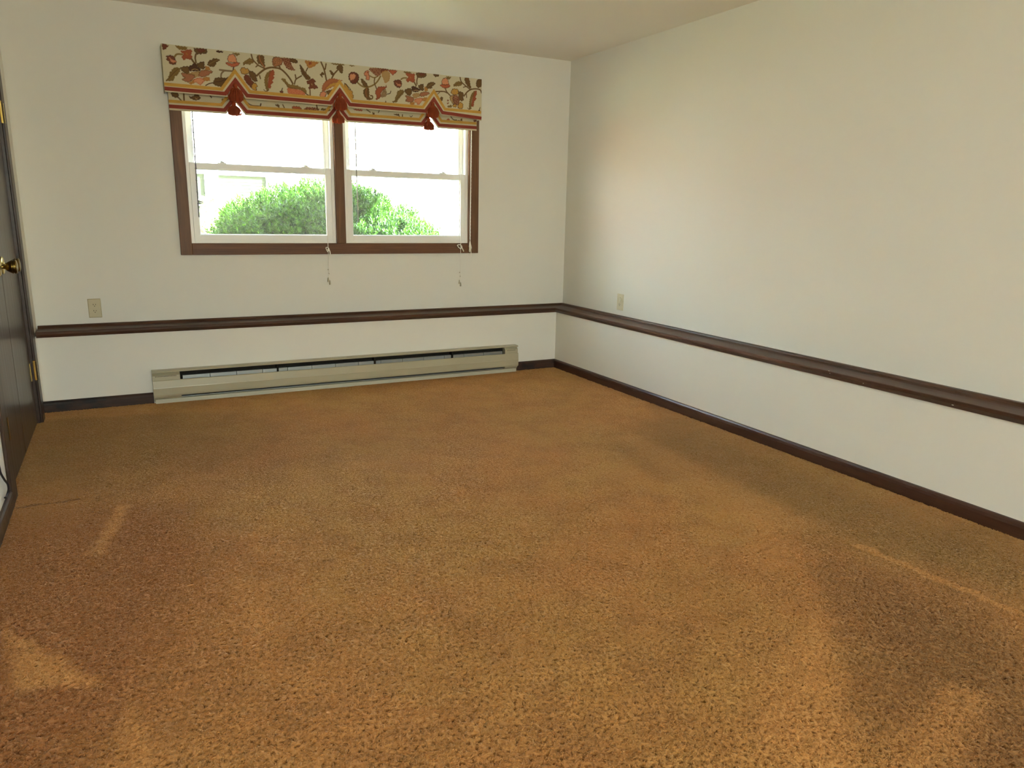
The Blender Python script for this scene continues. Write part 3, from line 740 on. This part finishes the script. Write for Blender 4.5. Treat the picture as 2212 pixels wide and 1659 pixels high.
M_PRINT = mat('printed_cotton', alb((170, 158, 128)), .9, .15); t = NT(M_PRINT)
at = t.new('ShaderNodeAttribute'); at.attribute_name = 'print'
t.link(at.outputs['Color'], t.b.inputs['Base Color'])
t.bump(t.noise(t.coord('World'), 900, 1), .15, .001)
def ribbon_mat(name, c):
    m = mat(name, alb(c, PRINT_K), .8, .2, ); t = NT(m)
    n = t.noise(t.coord('World', (30, 30, 900)), 1.0, 2)
    t.link(t.mix(t.rangef(n, .3, .7), alb(tuple(v*.9 for v in c), PRINT_K), alb(tuple(v*1.08 for v in c), PRINT_K)), t.b.inputs['Base Color'])
    return m
M_GOLD = ribbon_mat('gold_ribbon_cloth', (168, 128, 58)); M_RED = ribbon_mat('brick_red_ribbon_cloth', (118, 50, 38))
M_TAS = ribbon_mat('rust_tassel_yarn', (138, 66, 40)); M_LINER = mat('shade_liner_cloth', alb((196, 186, 160)), .9, .1)
for m_, w_ in ((M_TAS, .35), (M_LINER, .3)):
    t = NT(m_); tr = t.new('ShaderNodeBsdfTranslucent'); mx = t.new('ShaderNodeMixShader'); mx.inputs[0].default_value = w_
    tr.inputs[0].default_value = alb((205, 100, 54), 1.2) if m_ is M_TAS else alb((225, 215, 190))
    out = [n for n in t.n if n.type == 'OUTPUT_MATERIAL'][0]
    t.link(t.b.outputs[0], mx.inputs[1]); t.link(tr.outputs[0], mx.inputs[2]); t.link(mx.outputs[0], out.inputs[0])

shade = tag(empty('fabric_shade', (-1.9, 0, 1.9)), 'floral printed fabric shade with gold and red ribbons and tassels over the window', 'window shade')
PEAKS = (-2.563, -1.895, -1.214)
def zig(x, base, rise, half):
    return base + max((rise*max(0, 1-abs(x-p)/half) for p in PEAKS))
def panel(name, x0, x1, y, zb, ztop, rise, half, rows, motifs, th, wav):
    xs = set(np.arange(x0, x1, .0024)) | {x1}
    for p in PEAKS: xs |= {p-half, p, p+half}
    xs = np.array(sorted(xs)); n = len(xs)
    bot = np.array([zig(x, zb(x), rise, half) for x in xs])
    f = np.linspace(0, 1, rows)
    Z = bot[:, None]*(1-f)+ztop*f; X = np.repeat(xs[:, None], rows, 1)
    Y = y + wav*np.sin(X*9.0)*(ztop-Z)/.3
    V = np.stack([X, Y, Z], -1).reshape(-1, 3)
    i = np.arange(n-1)[:, None]*rows+np.arange(rows-1)[None]; i = i.ravel()
    F = np.stack([i, i+rows, i+rows+1, i+1], 1)
    me = bpy.data.meshes.new(name); me.from_pydata(V.tolist(), [], F.tolist())
    C = paint_print(V[:, 0]*1000+3000, V[:, 2]*1000, motifs)
    ca = me.color_attributes.new('print', 'FLOAT_COLOR', 'POINT')
    ca.data.foreach_set('color', np.concatenate([C, np.ones((len(C), 1))], 1).astype(np.float32).ravel())
    me.materials.append(M_PRINT)
    o = bpy.data.objects.new(name, me); COL.objects.link(o); o.parent = shade; keep(o)
    # hem: the cloth turned back behind the panel gives it thickness
    bm = bmesh.new(); rings = []
    loft(bm, [[(x, y+.0006, b), (x, y+th, b), (x, y+th, ztop), (x, y+.0006, ztop)] for x, b in zip(xs[::6], bot[::6])] + [[(x1, y+.0006, bot[-1]), (x1, y+th, bot[-1]), (x1, y+th, ztop), (x1, y+.0006, ztop)]])
    h = keep(obj('lining', bm, M_LINER, shade))
    return o
def ribbon(name, x0, x1, y, base, rise, half, width, m):
    P = [(x0, base(x0))]
    for p in PEAKS: P += [(p-half, base(p-half)), (p, base(p)+rise), (p+half, base(p+half))]
    P.append((x1, base(x1))); P = [Vector((a, 0, b)) for a, b in P]
    up, dn = [], []
    for i, p in enumerate(P):
        ns = []
        for a, b in ((i-1, i), (i, i+1)):
            if 0 <= a and b < len(P):
                t = (P[b]-P[a]).normalized(); ns.append(Vector((-t.z, 0, t.x)))
        nrm = sum(ns, Vector()).normalized(); k = width/2/max(.35, nrm.dot(ns[0]))
        up.append(p+nrm*k); dn.append(p-nrm*k)
    bm = bmesh.new()
    loft(bm, [[(u.x, y, u.z), (d.x, y, d.z), (d.x, y+.0012, d.z), (u.x, y+.0012, u.z)] for u, d in zip(up, dn)])
    return keep(obj(name, bm, m, shade))
YU, YL = -.115, -.045
ux0, ux1 = -2.978, -.836
ub = lambda x: 1.935-.016*max(0, (x+.93)/.094)
panel('valance_panel', ux0, ux1, YU, ub, 2.209, .083, .054, 115, PRINT_UPPER, .004, .0)
ribbon('gold_ribbon', ux0, ux1-.003, YU-.0016, lambda x: 1.9785, .115, .086, .0185, M_GOLD)
ribbon('red_ribbon', ux0, ux1, YU-.0020, lambda x: ub(x)+.0185, .086, .066, .0225, M_RED)
keep(obj('valance_board', B(((ux0, YU+.004, 2.19), (ux1, 0, 2.2085)), ((ux0, YU+.004, 1.938), (ux0+.003, 0, 2.19)), ((ux1-.003, YU+.004, 1.925), (ux1, 0, 2.19))), M_LINER, shade))
lb = lambda x: 1.838+.0076*(x+2.957)
panel('fold_panel', -2.957, -.842, YL, lb, 2.03, .076, .058, 60, PRINT_LOWER, .003, .0)
ribbon('gold_ribbon', -2.957, -.844, YL-.0016, lambda x: lb(x)+.0525, .115, .086, .0175, M_GOLD)
ribbon('red_ribbon', -2.957, -.843, YL-.0020, lambda x: lb(x)+.0220, .082, .068, .0215, M_RED)
def tassel(x, y, z1, z0, wid, seed):
    r = random.Random(seed); bm = bmesh.new()
    lathe(bm, [(.003, .004), (.010, .000), (.014, -.008), (.013, -.018), (.010, -.023), (.012, -.026)], Matrix.Translation((x, y, z1)), 14)
    o = keep(obj('tassel', bm, M_TAS, shade, smooth=True))
    bm = bmesh.new(); L = z1-z0
    for i in range(120):
        a = r.uniform(0, 6.283); q = math.sqrt(r.uniform(.05, 1)); R = wid/2*q; l = L*(1-.10*q*q)-r.uniform(0, .006)
        ca, sa = math.cos(a), math.sin(a)*.45
        tube(bm, [(x+.009*q*ca, y+.009*q*sa, z1-.020), (x+R*.80*ca, y+R*.80*sa, z1-.025-.20*(l-.02)), (x+R*1.06*ca, y+R*1.06*sa, z1-.02-.6*(l-.02)), (x+R*(1.0+r.uniform(-.12, .06))*ca, y+R*sa, z1-l)], .0024, 4)
    f = obj('fringe', bm, M_TAS, o); f['kind'] = 'stuff'
for i, p in enumerate(PEAKS):
    tassel(p+(-.004, -.002, -.012)[i], YU-.006, 2.016, 1.906, .094, i)
    tassel(p+(-.010, -.003, -.018)[i], YL-.012, 1.914, 1.828, .084, i+10)
# ------------------------------------------------------------------ outside
M_LAWN = mat('lawn_grass', alb((150, 160, 105)), .9, .1); t = NT(M_LAWN)
t.link(t.mix(t.noise(t.coord('World'), 9, 4), alb((150, 146, 100)), alb((196, 186, 150))), t.b.inputs['Base Color'])
S(obj('ground_outside', B(((-16, T+.001, .10), (12, 9.5, .30))), M_LAWN), 'sunny lawn between the two houses', 'lawn')
M_SIDING = mat('white_vinyl_siding', alb((242, 242, 238)), .55, .4)
M_TRIMW = mat('white_house_trim', alb((245, 245, 240)), .5, .4)
M_BLIND = mat('grey_green_blind', alb((44, 50, 34)), .6, .3)
M_PANEH = mat('neighbor_pane', alb((50, 60, 54)), .08, .5)
house = tag(empty('neighbor_house', (-1.5, 6.0, .3)), 'white sided neighbor house with blinds in its windows, seen through the window', 'house')
keep(obj('wall_core', B(((-8.0, 6.02, .2), (7.5, 6.3, 5.2))), M_SIDING, house))
bh = .118
for i in range(41):
    z = .3+i*bh
    bm = bmesh.new(); loft(bm, [[(x, 5.985, z-.004), (x, 6.03, z-.004), (x, 6.03, z+bh), (x, 6.006, z+bh)] for x in (-8.0, 7.5)])
    keep(obj('siding_board', bm, M_SIDING, house))
M_WINGBASE = mat('brown_wing_base', alb((120, 80, 62)), .9, .1)  # dark tone for the added base under the wing
for i in range(38):                                  # unseen wing added on the left to throw sunlight onto the right wall
    z = 2.6+i*bh
    bm = bmesh.new(); loft(bm, [[(-7.985, y, z-.004), (-8.03, y, z-.004), (-8.03, y, z+bh), (-8.006, y, z+bh)] for y in (1.6, 6.0)])
    keep(obj('siding_board', bm, M_SIDING, house))
keep(obj('added_light_wing', B(((-12.0, 1.6, 2.6), (-8.02, 6.3, 7.2))), M_SIDING, house))
keep(obj('added_wing_base', B(((-12.0, 1.6, .2), (-8.02, 6.3, 2.6))), M_WINGBASE, house))  # unseen dark base added to cut low bounce light below the wing
def hwin(x0, x1, z0, z1):
    bm = bmesh.new(); rect_frame(bm, x0-.09, x1+.09, z0-.08, z1+.08, .09, .09, .08, .08, 5.955, 6.02)
    f = keep(obj('window_trim', bm, M_TRIMW, house))
    obj('pane', B(((x0, 5.984, z0), (x1, 5.988, z1))), M_PANEH, f)
    bm = bmesh.new(); n = int((z1-z0)/.043)
    for i in range(n):
        z = z0+(i+.5)*(z1-z0)/n
        loft(bm, [[(x, 5.9785, z-.0220), (x, 5.982, z+.0225), (x, 5.9825, z+.0225), (x, 5.9790, z-.0220)] for x in (x0+.004, x1-.004)])
    b = obj('blind_slats', bm, M_BLIND, f); b['kind'] = 'stuff'
hwin(-2.028, -1.385, 1.395, 1.702); hwin(-2.86, -2.208, 1.358, 1.712); hwin(-2.86, -2.208, .93, 1.298)

def leaf_mat(name, c1, c2, trans):
    m = mat(name, alb(c1), .55, .35); t = NT(m)
    n = t.noise(t.coord('World'), 26, 2)
    c = t.mix(t.rangef(n, .3, .7), alb(c1), alb(c2)); t.link(c, t.b.inputs['Base Color'])
    tr = t.new('ShaderNodeBsdfTranslucent'); mx = t.new('ShaderNodeMixShader'); mx.inputs[0].default_value = trans
    t.link(c, tr.inputs[0]); out = [q for q in t.n if q.type == 'OUTPUT_MATERIAL'][0]
    t.link(t.b.outputs[0], mx.inputs[1]); t.link(tr.outputs[0], mx.inputs[2]); t.link(mx.outputs[0], out.inputs[0])
    return m
M_YEW = leaf_mat('yew_needles', (8, 34, 3), (74, 114, 18), .36)
M_PALE = leaf_mat('pale_leaves', (165, 190, 110), (215, 225, 165), .4)
M_BARK = mat('bark', alb((92, 74, 56)), .85, .2)
def sprays(V, F, c, nrm, L, nn, needle, w, r):
    """one upright shoot: needles set in a spiral along a short stem"""
    up = (nrm*.75+Vector((0, 0, .8))+Vector((r.gauss(0, .35), r.gauss(0, .35), r.gauss(0, .25)))).normalized()
    a = up.orthogonal().normalized(); b = up.cross(a)
    for i in range(nn):
        f = (i+.5)/nn; ang = i*2.4+r.uniform(-.4, .4)
        d = (math.cos(ang)*a+math.sin(ang)*b)
        dr = (d*(1.05-.55*f)+up*(.25+.75*f)).normalized()
        p = c+up*(L*f); q = p+dr*needle*(1-.35*f)*r.uniform(.8, 1.15)
        s = dr.cross(up); s = s.normalized()*w if s.length > 1e-4 else a*w
        m = p*.45+q*.55; k = len(V)
        V += [p, m+s, q, m-s]; F.append((k, k+1, k+2, k+3))
def shrub(name, cx, cy, cz, rx, ry, rz, n, needle, w, nn, L, m, label, lump, seed):
    r = random.Random(seed); o = tag(empty(name, (cx, cy, .3)), label, 'shrub')
    V, F = [], []
    lumps = [(Vector((r.gauss(0, 1), r.gauss(0, 1), r.gauss(.3, .8))).normalized(), r.uniform(.6, 1.2)) for _ in range(44)]
    for i in range(n):
        d = Vector((r.gauss(0, 1), r.gauss(-.25, 1), r.gauss(.25, 1))).normalized()
        if d.z < -.35: d.z = -d.z*.5; d.normalize()
        g = 1+lump*(max(max(0, d.dot(q)-.90)/.10*s for q, s in lumps)-.5)
        g *= 1-.28*abs(r.gauss(0, 1))**1.3*.6
        p = Vector((cx+d.x*rx*g, cy+d.y*ry*g, cz+d.z*rz*g))
        if p.z < .32: continue
        sprays(V, F, p, Vector((d.x/rx, d.y/ry, d.z/rz)).normalized(), L*r.uniform(.7, 1.3), nn, needle, w, r)
    me = bpy.data.meshes.new('foliage'); me.from_pydata([tuple(v) for v in V], [], F); me.materials.append(m)
    f = bpy.data.objects.new('foliage', me); COL.objects.link(f); f.parent = o; keep(f); f['kind'] = 'stuff'
    bm = bmesh.new()
    for i in range(14):
        d = Vector((r.uniform(-.8, .8)*rx, r.uniform(-.8, .8)*ry, 0)); h = cz+rz*.62*math.sqrt(max(.05, 1-(d.x/rx)**2-(d.y/ry)**2))
        tube(bm, [(cx+d.x*.1, cy+d.y*.1, .28), (cx+d.x*.6, cy+d.y*.6, .3+(h-.3)*.55), (cx+d.x, cy+d.y, h)], .014, 5, (1.2, .8, .4))
    keep(obj('branches', bm, M_BARK, o))
shrub('yew_shrub', -1.62, 1.50, .72, 1.02, .74, .66, 11500, .046, .0050, 18, .070, M_YEW, 'rounded dark green yew shrub right outside the window', .32, 3)
shrub('pale_shrub', -2.22, 3.30, .68, .52, .50, .66, 900, .060, .013, 10, .08, M_PALE, 'pale sunlit leafy shrub behind the yew, beside the neighbor windows', .2, 5)
# ------------------------------------------------------------------ carpet pile: cut tufts on a backing, instanced in half metre squares
M_CARPET = mat('gold_brown_carpet_yarn', alb((172, 120, 62)), .7, .2); t = NT(M_CARPET)
pos = t.new('ShaderNodeNewGeometry').outputs['Position']
wob = t.new('ShaderNodeTexNoise'); wob.inputs['Scale'].default_value = 16; wob.inputs['Detail'].default_value = 3
t.link(pos, wob.inputs['Vector'])
off = t.new('ShaderNodeVectorMath', operation='MULTIPLY_ADD'); t.link(wob.outputs['Color'], off.inputs[0])
off.inputs[1].default_value = (.09, .09, 0); off.inputs[2].default_value = (-.045, -.045, 0)
pw = t.new('ShaderNodeVectorMath', operation='ADD'); t.link(pos, pw.inputs[0]); t.link(off.outputs[0], pw.inputs[1]); pw = pw.outputs[0]
def half(ax, ay, bx, by, soft):
    """1 on the left of the line a->b"""
    nx, ny = -(by-ay), (bx-ax); L = math.hypot(nx, ny); nx /= L; ny /= L
    d = t.new('ShaderNodeVectorMath', operation='DOT_PRODUCT'); t.link(pw, d.inputs[0]); d.inputs[1].default_value = (nx, ny, 0)
    c = nx*ax+ny*ay
    return t.rangef(d.outputs['Value'], c-soft, c+soft, 0, 1, True)
def poly_mask(P, soft):
    A = sum(P[i][0]*P[(i+1) % len(P)][1]-P[(i+1) % len(P)][0]*P[i][1] for i in range(len(P)))
    if A < 0: P = P[::-1]
    softs = soft if isinstance(soft, (list, tuple)) else [soft]*len(P)
    m = None
    for i in range(len(P)):
        h = half(*P[i], *P[(i+1) % len(P)], softs[i]); m = h if m is None else t.math('MULTIPLY', m, h)
    return m
base = t.mix(t.rangef(t.noise(pos, 1.1, 3), .35, .65, 0, 1, True), alb((172, 122, 70), CARPET_K), alb((170, 128, 72), CARPET_K))
base = t.mix(t.rangef(t.noise(pos, 5.5, 3), .40, .66, 0, .5, True), base, alb((150, 106, 60), CARPET_K))
# olive zone towards the closet; redder pile in front, darkened for side light falloff
olive = poly_mask([(-4.0, -.30), (-2.75, -.55), (-2.6, -1.95), (-3.4, -1.83), (-4.0, -1.81)], [.5, .7, .35, .06, .3])
base = t.mix(t.math('MULTIPLY', olive, .45), base, alb((114, 84, 44), CARPET_K))
red = poly_mask([(-4.0, -1.84), (-3.2, -1.90), (-2.9, -2.6), (-3.2, -3.3), (-3.5, -4.6), (-4.0, -4.6)], [.05, .3, .3, .3, .3, .3])
base = t.mix(t.math('MULTIPLY', red, .85), base, alb((138, 88, 48), CARPET_K))
ol2 = poly_mask([(-1.05, -2.1), (-.2, -1.8), (-.2, -4.6), (-.75, -4.2)], [.4, .3, .3, .2])  # darker olive on the right, partly light falloff painted into the pile
base = t.mix(t.math('MULTIPLY', ol2, .6), base, alb((108, 82, 44), CARPET_K))
dk = poly_mask([(-1.32, -3.84), (-1.0, -3.4), (-.8, -4.3), (-1.5, -4.9), (-1.92, -4.47)], [.3, .3, .3, .3, .05])  # darker pile, partly the edge of a light pool painted in
base = t.mix(t.math('MULTIPLY', dk, .8), base, alb((120, 84, 48), CARPET_K))
# vacuum marks: pile brushed the other way
lt = alb((188, 138, 82), CARPET_K)
for P, s_, k in (([(-3.705, -2.88), (-3.645, -3.26), (-3.44, -3.31)], .03, .75), ([(-3.375, -3.42), (-3.43, -3.80), (-3.28, -3.80)], .03, .6),
                 ([(-1.315, -3.86), (-1.95, -4.50), (-2.05, -4.25), (-1.72, -4.03)], .05, .6), ([(-.85, -3.60), (-.80, -3.62), (-.755, -4.35), (-.785, -4.35)], .012, .55),
                 ([(-3.40, -1.95), (-3.36, -1.97), (-3.45, -2.46), (-3.50, -2.44)], .022, .6), ([(-.86, -2.0), (-.70, -2.0), (-.78, -3.4), (-1.10, -3.4)], .07, .35),
                 ([(-1.36, -4.30), (-1.30, -4.42), (-1.80, -4.55), (-1.84, -4.45)], .04, .5), ([(-3.06, -2.80), (-2.98, -2.80), (-2.96, -3.25), (-3.06, -3.25)], .04, .35)):
    base = t.mix(t.math('MULTIPLY', poly_mask(P, s_), k), base, lt)
gr = poly_mask([(-3.80, -1.806), (-3.55, -1.815), (-3.55, -1.835), (-3.80, -1.828)], .008)
base = t.mix(t.math('MULTIPLY', gr, .7), base, alb((96, 60, 34), CARPET_K))
# yarn to yarn variation, with shade painted into the pits
av = t.new('ShaderNodeAttribute'); av.attribute_name = 'yarn'
base = t.mix(1.0, base, t.ramp(av.outputs['Fac'], [(0, (.50, .44, .38, 1)), (.5, (1, 1, 1, 1)), (1, (1.22, 1.22, 1.25, 1))]), 'MULTIPLY')
t.link(base, t.b.inputs['Base Color'])
t.b.inputs['Sheen Weight'].default_value = .35; t.b.inputs['Sheen Roughness'].default_value = .4
t.b.inputs['Sheen Tint'].default_value = (1.0, .82, .55, 1)

TS = .5; r = np.random.default_rng(11); G = 200      # one half metre square of matted pile
fx = np.fft.fftfreq(G)[:, None]*G/TS; fy = np.fft.fftfreq(G)[None]*G/TS; fr = np.hypot(fx, fy)
def band(wl, rel):
    """periodic noise with wavelengths around wl metres"""
    f0 = 1/wl; h = np.real(np.fft.ifft2(np.fft.fft2(r.normal(size=(G, G)))*np.exp(-((fr-f0)/(rel*f0))**2)))
    return h/h.std()
n1, n2, n3 = band(.008, .45), band(.022, .40), band(.07, .5)
pit = np.clip((n2*.75+n1*.7-.95)/.6, 0, 1); pit = pit*pit*(3-2*pit)
Hf = .0006*n1+.0006*n3-.0062*pit
gi_ = np.arange(G+1)/G*TS-TS/2
X, Y = np.meshgrid(gi_, gi_, indexing='ij'); wrap = lambda q: np.pad(q, ((0, 1), (0, 1)), mode='wrap')
Hw = wrap(Hf)
V1 = np.stack([X, Y, Hw-.002], -1).reshape(-1, 3)
k = (np.arange(G)[:, None]*(G+1)+np.arange(G)[None]).ravel()
Q1 = np.stack([k, k+G+1, k+G+2, k+1], 1)
y1v = np.clip(.50+.07*wrap(n1)+.05*wrap(band(.005, .4))-.50*wrap(pit), 0, 1).ravel()  # pits darkened in the colour value for their shade
N = 9500                                              # loose yarn ends lying on the mat
P = r.uniform(-TS/2, TS/2, (N, 2)); az = r.uniform(0, 2*np.pi, N); L = r.uniform(.005, .010, N); cu = r.normal(0, .5, N)
ij = np.clip(((P+TS/2)/TS*G).astype(int), 0, G-1); h0 = Hf[ij[:, 0], ij[:, 1]]-.002
w = r.uniform(.0008, .0012, N); S_ = 4; V2 = np.zeros((N, S_, 3, 3)); rise = r.uniform(.0005, .0024, N)
for j in range(S_):
    f = j/(S_-1); a_ = az+cu*(f-.5); px = P+np.stack([np.cos(a_), np.sin(a_)], 1)*(L*(f-.5))[:, None]
    pz = h0-.0012+(rise+.0012)*(1-abs(2*f-1)**2)
    nx, ny = -np.sin(a_), np.cos(a_); ww = w*(.55, 1, 1, .45)[j]
    for q, (s_, c_) in enumerate(((-1, -.6), (1, -.6), (0, 1))):
        V2[:, j, q, 0] = px[:, 0]+nx*ww*s_; V2[:, j, q, 1] = px[:, 1]+ny*ww*s_; V2[:, j, q, 2] = pz+ww*c_
F = [(j*3+q, j*3+(q+1) % 3, j*3+3+(q+1) % 3, j*3+3+q) for j in range(S_-1) for q in range(3)]
o1 = len(V1); Q2 = np.concatenate([o1+np.arange(N)[:, None]*3*S_+np.array(f)[None] for f in F])
V = np.concatenate([V1, V2.reshape(-1, 3)])
me = bpy.data.meshes.new('carpet_pile')
me.from_pydata(V.tolist(), [], np.concatenate([Q1, Q2]).tolist())
me.polygons.foreach_set('use_smooth', np.ones(len(me.polygons), bool))
yv = np.concatenate([y1v, np.repeat(np.clip(.50+.09*r.normal(0, 1, N), 0, 1), 3*S_)]).astype(np.float32)
a = me.attributes.new('yarn', 'FLOAT', 'POINT'); a.data.foreach_set('value', yv.ravel())
me.materials.append(M_CARPET)
carpet = bpy.data.objects.new('carpet_pile', me); COL.objects.link(carpet)
tag(carpet, 'worn gold brown cut pile carpet covering the whole floor', 'carpet', kind='stuff')
ng = bpy.data.node_groups.new('lay_carpet', 'GeometryNodeTree')
ng.interface.new_socket('Geometry', in_out='INPUT', socket_type='NodeSocketGeometry'); ng.interface.new_socket('Geometry', in_out='OUTPUT', socket_type='NodeSocketGeometry')
gi, go = ng.nodes.new('NodeGroupInput'), ng.nodes.new('NodeGroupOutput')
NX, NY = 8, 20
x1, x0 = -D-.012, XL+.006; y1 = -D-.012
gr_ = ng.nodes.new('GeometryNodeMeshGrid'); gr_.inputs['Size X'].default_value = (NX-1)*TS; gr_.inputs['Size Y'].default_value = (NY-1)*TS
gr_.inputs['Vertices X'].default_value = NX; gr_.inputs['Vertices Y'].default_value = NY
tf = ng.nodes.new('GeometryNodeTransform'); tf.inputs['Translation'].default_value = (x1-NX*TS/2, y1-NY*TS/2, 0)
ip = ng.nodes.new('GeometryNodeInstanceOnPoints')
rv = ng.nodes.new('FunctionNodeRandomValue'); rv.data_type = 'INT'
ri = [s for s in rv.inputs if s.type == 'INT']; ri[0].default_value = 0; ri[1].default_value = 3
mu = ng.nodes.new('ShaderNodeMath'); mu.operation = 'MULTIPLY'; mu.inputs[1].default_value = math.pi/2
cx = ng.nodes.new('ShaderNodeCombineXYZ')
ip.inputs['Scale'].default_value = (1.010, 1.010, 1.0)
L_ = ng.links.new
L_(gr_.outputs['Mesh'], tf.inputs['Geometry']); L_(tf.outputs[0], ip.inputs['Points']); L_(gi.outputs[0], ip.inputs['Instance'])
L_([s for s in rv.outputs if s.type == 'INT'][0], mu.inputs[0]); L_(mu.outputs[0], cx.inputs['Z']); L_(cx.outputs[0], ip.inputs['Rotation']); L_(ip.outputs[0], go.inputs[0])
md = carpet.modifiers.new('lay', 'NODES'); md.node_group = ng
floor.data.materials.append(mat('carpet_backing', alb((110, 72, 38)), .95, .05))
